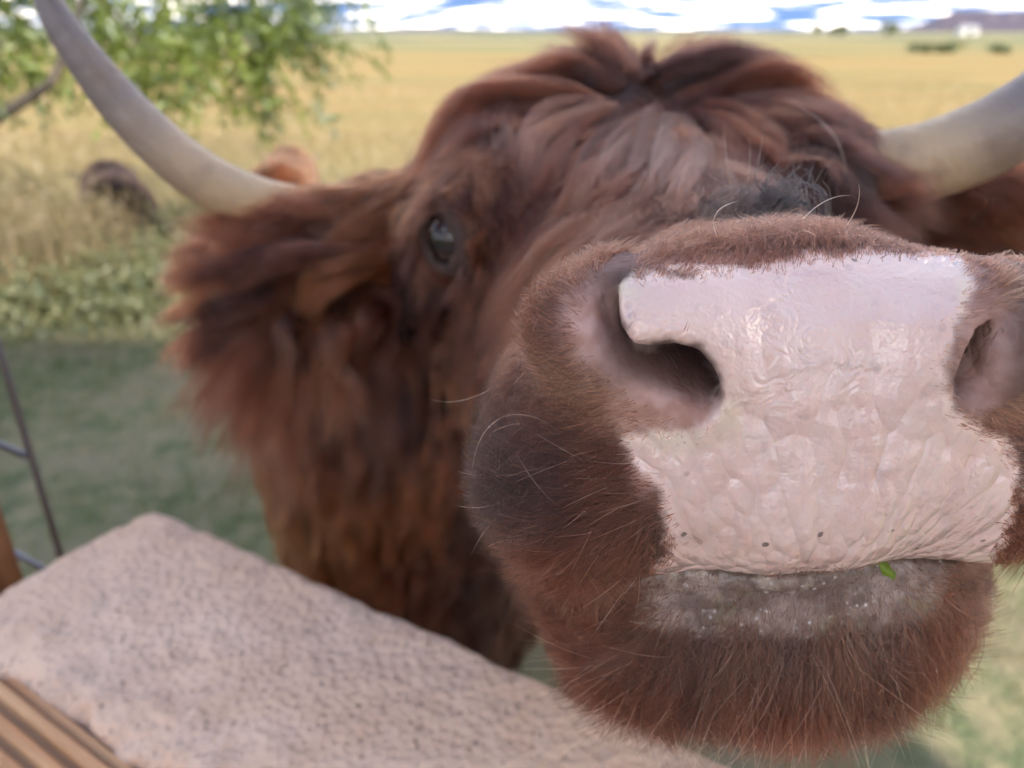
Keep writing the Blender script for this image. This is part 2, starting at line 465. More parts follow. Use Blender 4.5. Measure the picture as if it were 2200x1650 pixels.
# ------------------------------------------------------------------ ground, hills
def build_ground():
    r = np.concatenate([np.arange(0, 12, .5), np.geomspace(12, 9000, 46)]); na = 96
    V = [(0, 0, 0)]; F = []
    for q in r[1:]:
        for k in range(na):
            a = 2 * math.pi * k / na; V.append((q * math.sin(a), q * math.cos(a), 0))
    V = np.array(V); d = np.hypot(V[:, 0], V[:, 1])
    V[:, 2] = .035 * fbm(V, .45, 3) * sstep(.8, 3, d) + .25 * fbm(V, .02, 4) * sstep(25, 90, d) * sstep(3000, 400, d)
    for k in range(na): F.append((0, 1 + (k + 1) % na, 1 + k))
    for i in range(len(r) - 2):
        for k in range(na):
            a = 1 + i * na; F.append((a + k, a + (k+1) % na, a + na + (k+1) % na, a + na + k))
    o = mesh_obj('ground', V, F, M_GROUND); tag(o, kind='structure')
    hill_m = simple('mesa_hazed_rock', (.060, .055, .085), (.105, .085, .105), .01, .95, .3, 3)  # bluish haze of distance is mixed into the rock colour
    def ridge(name, pts, dist, thick, mat, seed):
        # a ridge line given by its outline heights, solid with a sloping front and back
        n = 70; s = spline([(a, b, 0) for a, b in pts], n)
        V = []; 
        for row, (off, hh) in enumerate(((-1.2, 0), (-.75, .18), (-.42, .55), (-.18, .97), (0, 1.0), (.4, .8), (1.2, 0))):
            for i in range(n):
                x = s[i, 0]; h = max(s[i, 1], 0)
                j = vnoise(np.array([[i * .35, row * 2.3, seed]]), 1, seed)[0]
                V.append((x * (1 + off * thick / dist), dist + off * thick * (1 + .25 * j), max(-3, h * hh * (1 + .06 * j) - (3 if hh == 0 else 0))))
        F = [(r_*n+i, r_*n+i+1, (r_+1)*n+i+1, (r_+1)*n+i) for r_ in range(6) for i in range(n-1)]
        return tag(mesh_obj(name, V, F, mat), kind='structure')
    D = 4200; k = D / (FPX * cp)
    hx = lambda px: (px - 1100) * D / FPX * cp
    hh = lambda py: (68 - py) * D / FPX * .86
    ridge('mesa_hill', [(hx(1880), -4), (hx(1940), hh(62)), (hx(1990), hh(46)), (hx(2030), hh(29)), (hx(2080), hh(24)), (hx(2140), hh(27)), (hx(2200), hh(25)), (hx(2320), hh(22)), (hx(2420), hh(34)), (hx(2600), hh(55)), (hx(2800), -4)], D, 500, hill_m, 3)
    D = 7800
    far_m = simple('far_range_hazed_rock', (.05, .07, .115), (.075, .095, .14), .004, .95, .2, 3)  # blue of the far haze is carried by this colour
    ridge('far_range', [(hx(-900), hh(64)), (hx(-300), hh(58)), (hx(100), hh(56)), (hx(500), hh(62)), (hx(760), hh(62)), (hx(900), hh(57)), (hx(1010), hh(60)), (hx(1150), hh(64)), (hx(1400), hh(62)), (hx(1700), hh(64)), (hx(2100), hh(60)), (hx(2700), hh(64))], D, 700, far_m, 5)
build_ground()

# ------------------------------------------------------------------ blades and leaves as joined meshes
def blades(name, roots, h, w, lean, mat, tone, seg=2, label=None, cat=None, droop=.4):
    n = len(roots); a = rng.random(n) * 6.283; la = rng.random(n) * 6.283
    side = np.stack([np.cos(a), np.sin(a), 0 * a], 1); ld = np.stack([np.cos(la), np.sin(la), 0 * la], 1)
    V = []; rows = np.linspace(0, 1, seg + 1)
    for s in rows[:-1]:
        c = roots + np.array([0, 0, 1.0]) * (h * s)[:, None] + ld * (lean * h * s**2)[:, None]
        ww = (w * (1 - .6 * s))[:, None] * side; V += [c - ww, c + ww]
    V.append(roots + np.array([0, 0, 1.0]) * (h * (1 - droop * .2))[:, None] + ld * (lean * h)[:, None])
    m = 2 * seg + 1; V = np.stack(V, 1).reshape(-1, 3); b = np.arange(n)[:, None] * m
    T = []
    for s in range(seg - 1): T += [b + np.array([[2*s, 2*s+1, 2*s+3]]), b + np.array([[2*s, 2*s+3, 2*s+2]])]
    T.append(b + np.array([[2*seg-2, 2*seg-1, 2*seg]]))
    o = mesh_obj(name, V, np.concatenate(T), mat, smooth=False); vattr(o, 'tone', np.repeat(tone, m))
    return tag(o, label, cat, kind='stuff')
def leaf_mesh(pos, dirs, size, ratio=.3):
    """each leaf: folded diamond of 2 quads worth of triangles along dirs"""
    n = len(pos); up = unit(rng.normal(size=(n, 3)) + np.array([0, 0, .8])); sd = unit(np.cross(dirs, up)); nr = np.cross(sd, dirs)
    L = size[:, None]
    base = pos; mid = pos + dirs * L * .5 - nr * L * .05; tip = pos + dirs * L - nr * L * .03
    l = pos + dirs * L * .45 + sd * L * ratio * .5 + nr * L * .05; r_ = pos + dirs * L * .45 - sd * L * ratio * .5 + nr * L * .05
    V = np.stack([base, l, mid, r_, tip], 1).reshape(-1, 3); b = np.arange(n)[:, None] * 5
    F = np.concatenate([b + np.array([[0, 2, 1]]), b + np.array([[1, 2, 4]]), b + np.array([[0, 3, 2]]), b + np.array([[3, 4, 2]])])
    return V, F
def unit(v): return v / (np.linalg.norm(v, axis=-1, keepdims=True) + 1e-12)

def area(x0, x1, y0, y1, n):
    return np.stack([rng.uniform(x0, x1, n), rng.uniform(y0, y1, n), np.zeros(n)], 1)
def build_grass():
    # lawn near the wall (left of the cow, and right of it)
    r_ = np.concatenate([area(-4.6, .3, .9, 6.5, 42000), area(.2, 3.4, .7, 5.0, 26000)])
    k = vnoise(r_, 1.6, 61) + .5 * vnoise(r_, 5, 62); keep = rng.random(len(r_)) < .55 + .45 * k; r_ = r_[keep]; k = k[keep]
    r_[:, 2] = -.01
    blades('lawn_grass', r_, rng.uniform(.03, .085, len(r_)), rng.uniform(.0018, .004, len(r_)), rng.uniform(.2, 1.1, len(r_)), M_GRASS,
           np.clip(.42 - .45 * k + rng.normal(0, .22, len(r_)), 0, 1), 2, 'short patchy green and straw grass below the wall', 'grass')
    r_ = np.concatenate([area(-9, 9, 6.3, 14, 26000), area(-14, 16, 12, 30, 22000)])
    k = vnoise(r_ * [.25, 1, 1], .9, 63)
    blades('field_grass', r_, rng.uniform(.08, .26, len(r_)) * (1 + .3 * k), rng.uniform(.004, .010, len(r_)), rng.uniform(.1, .7, len(r_)), M_DRY,
           np.clip(.72 + .3 * k + rng.normal(0, .15, len(r_)), 0, 1), 2, 'dry golden grass of the open field behind the cows', 'grass')
    # tall dry seed heads and green weeds in front of the resting cow
    c = np.array([on_z(px, py, 0) for px, py in ((20, 640), (80, 650), (140, 640), (40, 600), (100, 590), (20, 560), (150, 600), (180, 640), (-60, 640), (-120, 620))])
    r_ = np.repeat(c, 130, 0) + rng.normal(0, .22, (1300, 3)) * [1, 1, 0]
    h = rng.uniform(.3, .78, len(r_))
    blades('dry_seed_heads', r_, h, rng.uniform(.003, .008, len(r_)), rng.uniform(.05, .4, len(r_)), M_DRY, np.clip(rng.normal(.45, .25, len(r_)), 0, 1), 3,
           'tall tan seed heads standing at the left edge of the field', 'dry weeds')
    o = bpy.data.objects['dry_seed_heads']
    # plumes: short bristles near the tops
    n = 9000; i = rng.integers(0, len(r_), n); s = rng.uniform(.65, 1, n)
    p = r_[i] + np.array([0, 0, 1.0]) * (h[i] * s)[:, None] + rng.normal(0, .025, (n, 3))
    V, F = leaf_mesh(p, unit(rng.normal(size=(n, 3)) * .6 + np.array([0, 0, 1])), rng.uniform(.02, .05, n), .3)
    q = mesh_obj('seed_plume', V, F, M_DRY, o, smooth=False); vattr(q, 'tone', np.repeat(np.clip(rng.normal(.4, .25, n), 0, 1), 5)); tag(q, kind='stuff')
    n = 6500
    ctr = np.array([on_z(px, py, 0) for px, py in ((300, 650), (360, 640), (300, 680), (220, 690), (120, 690), (30, 690), (330, 600), (400, 560), (470, 560))]); i = rng.integers(0, len(ctr), n)
    p = ctr[i] + rng.normal(0, .28, (n, 3)) * [1, .8, 0]; p[:, 2] = np.abs(rng.normal(.10, .12, n)) + .01
    V, F = leaf_mesh(p, unit(rng.normal(size=(n, 3)) + np.array([0, 0, .35])), rng.uniform(.04, .085, n), .42)
    o = mesh_obj('leafy_weeds', V, F, M_WEED, smooth=False); vattr(o, 'tone', np.repeat(np.clip(rng.normal(.5, .3, n), 0, 1), 5))
    tag(o, 'low leafy green weeds at the edge of the cast shadow', 'weeds', kind='stuff')
build_grass()

# ------------------------------------------------------------------ tree at the left
def build_tree():
    base = np.array([-5.3, 5.2, 0])
    root = empty('shade_tree', tuple(base), 'leafy green tree hanging its foliage in behind the left horn', 'tree')
    tv, tf = tube(spline([base, base + [.1, 0, .9], base + [-.05, .1, 2.0], base + [.2, .1, 3.4], base + [.3, 0, 4.8]], 22), np.linspace(.17, .06, 22), 12)
    mesh_obj('trunk', tv, tf, M_BARK, root)
    sprays = []
    def limb(pts, r0, n=26, name='limb'):
        s = spline(pts, n); v, f = tube(s, np.linspace(r0, r0 * .25, n), 8); mesh_obj(name, v, f, M_BARK, root); return s
    H = lambda px, py, d: P(px, py, d)
    # the dark bare limb that shows at the left edge
    limb([base + [0, 0, .85], P(-160, 330, 5.2), P(0, 248, 4.8), P(60, 212, 4.75), P(108, 178, 4.7), P(135, 120, 4.7), P(170, 20, 4.8), P(200, -120, 5)], .05)
    tips = []
    for z0, pts in ((2.3, [P(60, -420, 5.2), P(320, -260, 5.3), P(520, -120, 5.4), P(600, 10, 5.4)]),
                    (2.6, [P(-40, -520, 5.6), P(200, -300, 5.8), P(420, -60, 5.9), P(520, 90, 5.9)]),
                    (1.9, [P(-60, -260, 5.0), P(80, -120, 4.9), P(200, -20, 4.8), P(300, 90, 4.8)]),
                    (3.2, [P(100, -800, 5.4), P(480, -520, 5.5), P(640, -380, 5.6), P(740, -300, 5.7)]),
                    (2.9, [P(-300, -700, 4.6), P(-80, -520, 4.2), P(100, -360, 4.0)]),
                    (3.8, [P(-200, -1100, 6.0), P(200, -900, 6.2), P(500, -700, 6.4)]),
                    (1.6, [P(-300, -100, 5.0), P(-160, -20, 4.9), P(-40, 60, 4.8), P(20, 110, 4.8)])):
        s = limb([base + [0, .05, z0]] + pts, .045)
        tips.append(s)
    LP, LD, LS, LT = [], [], [], []
    def spray(c, r, n, tone):
        """a drooping twig with leaflets in two rows"""
        for _ in range(n):
            a = c + rng.normal(size=3) * r * [.6, .6, .5]
            dr = unit(np.array([rng.normal() * .8 + .25, rng.normal() * .6, -.55 + rng.normal() * .35]))
            L = rng.uniform(.18, .42); m = rng.integers(8, 15)
            sd = unit(np.cross(dr, rng.normal(size=3)))
            tn = tone + rng.normal() * .25
            for k in range(m):
                s = (k + .5) / m; p = a + dr * L * s + np.array([0, 0, -.14 * s * s])
                LP.append(p); LD.append(unit(dr * .6 + sd * (1 if k % 2 else -1) * .8 + np.array([0, 0, -.35]) + rng.normal(size=3) * .2)); LS.append(rng.uniform(.07, .13)); LT.append(tn + rng.normal() * .12)
    clumps = [(40, 60, 4.9, .18, 8, .75), (30, 110, 4.9, .14, 6, .8), (-60, 90, 5, .3, 16, .6), (120, -10, 5, .25, 10, .5), (230, 10, 4.9, .25, 16, .45), (330, 20, 4.9, .22, 16, .7), (220, 80, 4.8, .14, 8, .85), (300, 120, 4.8, .14, 8, .6),
              (400, 60, 5.0, .22, 18, .55), (360, 110, 4.9, .16, 11, .85), (480, 40, 5.3, .28, 22, .35), (470, 110, 5.2, .2, 14, .75), (550, 70, 5.5, .28, 22, .4), (560, 140, 5.4, .16, 9, .6), (600, 10, 5.6, .3, 24, .15), (640, 90, 5.6, .16, 10, .2), (660, 40, 5.6, .2, 10, .2), (500, -20, 5.6, .35, 24, .2),
              (560, 190, 5.4, .12, 5, .25), (590, 225, 5.4, .10, 4, .2), (650, 195, 5.5, .06, 1, .2), (380, 210, 4.8, .12, 4, .3), (280, 160, 4.8, .09, 3, .7), (50, 165, 4.9, .1, 3, .2), (770, 10, 5.7, .06, 1, .3), (640, -30, 5.7, .2, 8, .3),
              (100, -140, 4.9, .5, 34, .5), (350, -150, 5.2, .5, 40, .45), (600, -150, 5.6, .5, 34, .4), (-120, -60, 4.8, .5, 34, .5), (200, -420, 5.3, .8, 50, .5), (550, -420, 5.6, .8, 50, .5), (-150, -450, 4.8, .8, 44, .5), (750, -350, 5.7, .5, 20, .5), (-250, -850, 5.5, 1.0, 50, .5), (250, -850, 6, 1.0, 50, .5), (650, -750, 6, .8, 40, .5), (-500, -300, 5, .7, 40, .5)]
    for px, py, d, r_, n, tn in clumps: spray(P(px, py, d), r_, n, tn)
    for s in tips:
        for q in s[8:]: spray(q, .22, 2, .4)
    V, F = leaf_mesh(np.array(LP), np.array(LD), np.array(LS), .34)
    o = mesh_obj('crown', V, F, M_LEAF, root, smooth=False); vattr(o, 'tone', np.repeat(np.clip(LT, 0, 1), 5)); tag(o, kind='stuff')
    print('tree leaves', len(LP))
build_tree()

# ------------------------------------------------------------------ far trees, shrubs, farm building
def far_tree(name, px, dist, w, h, label, group, trunk=.25, n=420, cat='tree'):
    x = (px - 1100) * dist / FPX * cp
    base = np.array([x, dist, 0]); root = empty(name, tuple(base), label, cat, group)
    v, f = tube(spline([base - [0, 0, .2], base + [w*.02, 0, h*.4], base + [0, 0, h*.8]], 8), np.linspace(h*.045, h*.01, 8), 7); mesh_obj('trunk' if trunk else 'stem', v, f, M_BARK, root)
    lob = rng.normal(size=(9, 3)) * [w*.26, w*.26, h*.16] + [0, 0, h*(.62 if trunk else .45)]
    i = rng.integers(0, 9, n); p = base + lob[i] + rng.normal(size=(n, 3)) * [w*.12, w*.12, h*.11]; p[:, 2] = np.maximum(p[:, 2], h * trunk * .6 + .05)
    V, F = leaf_mesh(p, unit(rng.normal(size=(n, 3))), rng.uniform(.10, .2, n) * max(w, h), .6)
    o = mesh_obj('crown', V, F, M_LEAFD, root, smooth=False); vattr(o, 'tone', np.repeat(rng.random(n), 5)); tag(o, kind='stuff')
far_tree('field_tree', 1757, 330, 3.6, 4.6, 'slim dark tree on the horizon, leftmost of the three beyond the cow', 'trees on the horizon')
far_tree('field_tree', 1806, 330, 6.5, 4.2, 'low round tree on the horizon, middle of the three beyond the cow', 'trees on the horizon')
far_tree('field_tree', 1905, 260, 5.0, 4.8, 'green tree on the horizon, rightmost of the three, below the mesa', 'trees on the horizon')
far_tree('field_shrub', 1975, 74, 2.2, .75, 'low green shrub in the far field, left end of the pair below the mesa', 'shrubs in the far field', 0, 260, 'shrub')
far_tree('field_shrub', 2035, 74, 2.6, .72, 'wide green shrub in the far field, right end of the pair below the mesa', 'shrubs in the far field', 0, 260, 'shrub')
far_tree('field_shrub', 2150, 70, 1.7, .8, 'green shrub in the far field above the tip of the right horn', 'shrubs in the far field', 0, 260, 'shrub')
def barn():
    d = 420; x = (2078 - 1100) * d / FPX * cp; root = empty('farm_building', (x, d, 0), 'tiny white farm building standing below the mesa', 'building')
    w = simple('white_boards', (.62, .62, .60), (.78, .78, .76), 2, .7, .1); rf = simple('barn_roof', (.24, .24, .26), (.34, .34, .36), 2, .6, .1); dk = simple('barn_glass', (.03, .035, .04), (.05, .055, .06), 2, .2, 0)
    v, f = box_v((x-4, d-3, -.2), (x+4, d+3, 3.0)); v += [(x-4, d, 4.4), (x+4, d, 4.4)]; f = [q for q in f if q != (4,5,6,7)] + [(0+4, 8, 7), (5, 6, 9)]
    mesh_obj('wall', v, f, w, root, smooth=False)
    for s in (-1, 1):
        a = [(x-4.4, d+s*3.5, 2.85), (x+4.4, d+s*3.5, 2.85), (x+4.4, d, 4.55), (x-4.4, d, 4.55)]; b = [(p[0], p[1], p[2]+.12) for p in a]
        mesh_obj('roof_slope', a + b, [(3,2,1,0),(4,5,6,7),(0,1,5,4),(1,2,6,5),(2,3,7,6),(3,0,4,7)], rf, root, smooth=False)
    v, f = box_v((x-1.2, d-3.08, 0), (x+1.0, d-2.98, 2.4)); mesh_obj('door', v, f, dk, root, smooth=False)
    v, f = box_v((x+2.0, d-3.06, 1.2), (x+3.0, d-2.98, 2.1)); mesh_obj('window', v, f, dk, root, smooth=False)
barn()

# ------------------------------------------------------------------ unseen barn-like block added behind the camera to shade the cow and near lawn
def shade_block():
    st = simple('shade_block_boards', (.42, .33, .25), (.54, .44, .34), 14, .85, .3, .01, vscale=(6, 6, .3)); tr = simple('shade_block_trim', (.62, .61, .58), (.7, .69, .66), 5, .6, .1)
    gl = simple('shade_block_panes', (.03, .04, .05), (.05, .06, .07), 1, .08, 0); rf = simple('shade_block_tin', (.25, .24, .24), (.33, .32, .32), 9, .5, .3, .02)
    H_ = (4.25 + 6.0) / (-math.cos(R(SUN_AZ)) / math.tan(R(SUN_EL)))
    x0, x1, y0, y1 = .6, 1.15 + .625 * 7.4, -14.0, -6.0
    root = empty('shade_block', ((x0+x1)/2, y1, 0), 'unseen tall tan block added behind the camera to shade the cow', 'barn')
    v, f = box_v((x0 + .05, y0 + .05, -.1), (x1 - .05, y1 - .05, H_ - .15)); mesh_obj('wall', v, f, st, root, smooth=False)
    v, f = box_v((x0, y0, H_ - .15), (x1, y1, H_)); mesh_obj('roof', v, f, rf, root, smooth=False)
    def opening(nm, a, b, z0, z1):
        v, f = box_v((a-.09, y1-.08, z0-.09), (b+.09, y1+.02, z1+.09)); p = mesh_obj(nm, v, f, tr, root, smooth=False)
        v, f = box_v((a, y1+.0, z0), (b, y1+.03, z1)); mesh_obj('pane', v, f, gl, p, smooth=False)
    opening('door', 2.2, 4.2, .1, 2.8)
    for a in (1.2, 4.0):
        opening('window', a, a+.9, 4.4, 5.6); opening('window', a, a+.9, 7.0, 8.2)
shade_block()
sl_m = simple('patio_concrete', (.34, .31, .28), (.42, .39, .36), 6, .85, .3, .005)
v, f = box_v((-3.5, -4.5, -.1), (2.6, .10, .03)); tag(mesh_obj('patio', v, f, sl_m, smooth=False), kind='structure')

# ------------------------------------------------------------------ stucco wall end, ridged board, post and wire panel
ZT = CAM_H - .40
A0 = on_z(326, 1083, ZT)
UU = unit(np.array([.860, -.510, 0])); VV = np.array([UU[1], -UU[0], 0]); 
if VV[1] > 0: VV = -VV                               # towards the camera side
def wl(u, v, z): return A0 + UU * u + VV * v + np.array([0, 0, z - ZT])
WALL_T = .185
def stucco_wall():
    t = NT('stucco'); o = t.coord('Object')
    n = t.noise(16, 3, .6, o); n2 = t.noise(130, 3, .65, o)
    c = t.mix(t.rng(n, .3, .7), (.68, .465, .335), (.76, .55, .41))
    c = t.mix(t.math('MULTIPLY', t.rng(n2, .55, .72), .5), c, (.35, .245, .205))
    c = t.mix(t.math('MULTIPLY', t.rng(t.noise(7, 3, .6, o), .58, .75), .35), c, (.36, .27, .23))
    v1 = t.voro(150, o, 'F1', 'Distance')
    pit = t.math('MULTIPLY', t.rng(v1, .10, .30, 1, 0), t.rng(t.noise(60, 2, .5, o), .48, .60))
    c = t.mix(t.math('MULTIPLY', pit, t.rng(t.noise(9, 2, .5, o), .4, .65, .1, .6)), c, (.24, .15, .12))
    h = t.math('SUBTRACT', t.math('ADD', t.math('MULTIPLY', n2, .6), t.math('MULTIPLY', v1, .7)), t.math('MULTIPLY', pit, .9))
    t.bsdf(c, .92, .15, t.bump(h, .8, .004))
    L = 1.5
    g = Grid(axis(-.03, (.85, .0042), (L + .04, .02)), axis(-.03, (WALL_T + .04, .0042)), axis(-ZT - .1, (-.12, .06), (.03, .0042)))
    sl, X, Y, Z = g.sub((-9, -9, -9), (9, 9, 9))
    r_ = .022
    yc, hy = WALL_T / 2, WALL_T / 2; rr = .010 + .020 * sstep(.2, 1, (Y - yc) / hy)
    zc, hz = -(ZT + .2) / 2, (ZT + .2) / 2
    qx = np.abs(X - L / 2) - (L / 2 - rr); qy = np.abs(Y - yc) - (hy - rr); qz = np.abs(Z - zc) - (hz - rr)
    d = np.sqrt(np.maximum(qx, 0)**2 + np.maximum(qy, 0)**2 + np.maximum(qz, 0)**2) + np.minimum(np.maximum(np.maximum(qx, qy), qz), 0) - rr
    band = np.abs(d) < .02; Lb = np.stack(np.broadcast_arrays(X, Y, Z), -1)[band]
    e = .0015 * fbm(Lb, 75, 51) + .0008 * fbm(Lb, 12, 55) + .0016 * np.maximum(vnoise(Lb, 130, 58) - .1, 0)
    edge = sstep(.10, WALL_T, Lb[:, 1]); e = e + edge * .0055 * fbm(Lb, 60, 57)          # crumbly along the near edge
    d[band] += e; g.f[:] = d
    V, F = g.mesh()
    W = A0 + V[:, :1] * UU + V[:, 1:2] * VV + V[:, 2:] * np.array([0, 0, 1.0])
    o = mesh_obj('stucco_wall', W, F[:, ::-1] if np.cross(UU, VV)[2] < 0 else F, t.m, origin=tuple(wl(.5, .09, 0)))
    tag(o, 'rough pinkish-beige stucco wall end below the cow chin', 'wall')
stucco_wall()
def wood_mat(name, c1, c2, ax):
    t = NT(name); o = t.coord('Object')
    g = t.noise(1.0, 4, .6, t.mapping(o, ax))
    f = t.noise(1.0, 3, .6, t.mapping(o, tuple(8 * a for a in ax)))
    c = t.mix(t.rng(g, .35, .65), c1, c2); c = t.mix(t.math('MULTIPLY', t.rng(f, .5, .7), .4), c, tuple(.55 * x for x in c1)); c = t.mix(t.math('MULTIPLY', t.attr('groove'), .6), c, (.13, .065, .035))
    t.bsdf(c, .62, .35, t.bump(f, .35, .002)); return t.m
def board_and_fence():
    wm = wood_mat('board_wood', (.54, .255, .115), (.68, .41, .215), (3, 60, 60))
    # ridged deck board lying along the near side of the wall, a little below its top
    zb = ZT - .012
    p0 = on_z(0, 1424, zb); p1 = on_z(292, 1650, zb)
    ud = unit((p1 - p0) * [1, 1, 0]); vd = np.array([ud[1], -ud[0], 0]); vd = vd if vd[1] < 0 else -vd
    root = empty('ridged_board', tuple(p0 + vd * .07 - np.array([0, 0, .03])), 'ridged reddish deck board lying along the near side of the stucco wall', 'board')
    root.rotation_euler = (0, 0, math.atan2(ud[1], ud[0]))
    W_, n = .140, 9; prof = [(0, -.030), (0, -.003), (.002, 0)]
    for k in range(n):
        a = .006 + k * (W_ - .012) / n; w = (W_ - .012) / n
        prof += [(a + .12*w, -.0022), (a + .30*w, .0022), (a + .70*w, .0022), (a + .88*w, -.0022)]
    prof += [(W_ - .002, 0), (W_, -.003), (W_, -.030)]
    S = np.linspace(-.35, .75, 60); V = []; m = len(prof)
    for i, s in enumerate(S):
        for (v, z) in prof:
            wob = .0005 * vnoise(np.array([[s * 14, v * 260, 0]]), 1, 71)[0]
            V.append(p0 + ud * s + vd * v + np.array([0, 0, z + wob]))
    F = [(i*m+k, i*m+(k+1)%m, (i+1)*m+(k+1)%m, (i+1)*m+k) for i in range(len(S)-1) for k in range(m)] + [tuple(range(m))[::-1], tuple((len(S)-1)*m + k for k in range(m))]
    pl_ = mesh_obj('plank', V, F, wm, root, smooth=False); vattr(pl_, 'groove', np.tile([1.0 if -.0025 < z < -.002 else 0.0 for _v, z in prof], len(S)))  # brown groove tint: dirt, plus shade painted in so the ridges show
    # ledger under the plank so that it rests on something
    V = [p0 + ud * s + vd * v + np.array([0, 0, z]) for z in (-ZT, -.0305) for s, v in ((-.33, .004), (.73, .004), (.73, .044), (-.33, .044))]
    mesh_obj('support', V, [(3,2,1,0),(4,5,6,7),(0,1,5,4),(1,2,6,5),(2,3,7,6),(3,0,4,7)], wm, root, smooth=False)
    # upright post at the wall end
    pm = wood_mat('post_wood', (.22, .095, .042), (.34, .165, .075), (70, 70, 4))
    q = on_z(49, 1236, ZT - .03); dq = unit((q - CC) * [1, 1, 0]); q = q + dq * .012 * [1, 1, 0]
    base = np.array([q[0], q[1], 0]); e1 = -UU; e2 = VV
    V = [base + e1 * a + e2 * b + np.array([0, 0, z]) for z in (0, ZT + .42) for a, b in ((0, 0), (.088, 0), (.088, .038), (0, .038))]
    V2 = [base + e1 * a + e2 * b + np.array([0, 0, ZT + .425]) for a, b in ((.004, .004), (.084, .004), (.084, .034), (.004, .034))]
    o = mesh_obj('fence_post', V + V2, [(0,1,2,3),(0,4,5,1),(1,5,6,2),(2,6,7,3),(3,7,4,0),(4,8,9,5),(5,9,10,6),(6,10,11,7),(7,11,8,4),(8,11,10,9)], pm, smooth=False, origin=tuple(base))
    tag(o, 'reddish-brown wooden post at the left end of the stucco wall', 'post')
    # welded wire panel running on from the wall end
    st = NT('galvanised_wire'); n_ = st.noise(60, 3); st.bsdf(st.mix(n_, (.20, .20, .22), (.34, .34, .37)), .42, .5, Metallic=.75)
    w0 = on_z(130, 1180, ZT - .02); wd = w0 - CC
    # plane of the panel: parallel to the wall, .05 in from its far face
    def panel_pt(px, py):
        r = ray(px, py); nrm = VV; c = wl(0, .050, ZT); k = ((c - CC) @ nrm) / (r @ nrm); return CC + r * k
    v0 = panel_pt(124, 1170); tv = (v0 - A0) @ UU
    hz = [panel_pt(45, 962)[2], panel_pt(95, 1208)[2]]; stp = hz[0] - hz[1]
    root = empty('wire_panel', tuple(np.array([*(wl(-.4, .05, ZT)[:2]), .0])), 'grey welded wire fence panel at the left of the stucco wall', 'fence')
    zs = [hz[1] + stp * k for k in range(-6, 4)]
    for k in range(0, 9):
        u = tv - k * stp * 1.0
        a = wl(u, .05, zs[0] - .03); b = wl(u, .05, zs[-1] + .03)
        v, f = tube(np.linspace(a, b, 6), .0031, 8); mesh_obj('wire', v, f, st.m, root)
    for z in zs:
        a = wl(tv + .004, .0562, z); b = wl(tv - 8.3 * stp, .0562, z)
        v, f = tube(np.linspace(a, b, 6), .0031, 8); mesh_obj('wire', v, f, st.m, root)
board_and_fence()
# ================================================================== the cow: head frame
ROLL = R(3.6)
HX = np.array([math.cos(ROLL), 0, math.sin(ROLL)]); HZ = np.array([-math.sin(ROLL), 0, math.cos(ROLL)]); HY = np.array([0, 1.0, 0])
HM = np.stack([HX, HY, HZ])                      # rows: local axes in world
HO = P(1788, 880, .1955)
def loc(w): return (np.asarray(w) - HO) @ HM.T
def wor(l): return HO + np.asarray(l) @ HM
def px_local(px, py, y):
    """pixel ray met with the local plane y' = y -> (x', z')"""
    r = ray(px, py) @ HM.T; c = loc(CC); t = (y - c[1]) / r[1]; q = c + r * t; return q[0], q[2]
def pl(pts, y): return np.array([px_local(a, b, y) for a, b in pts])

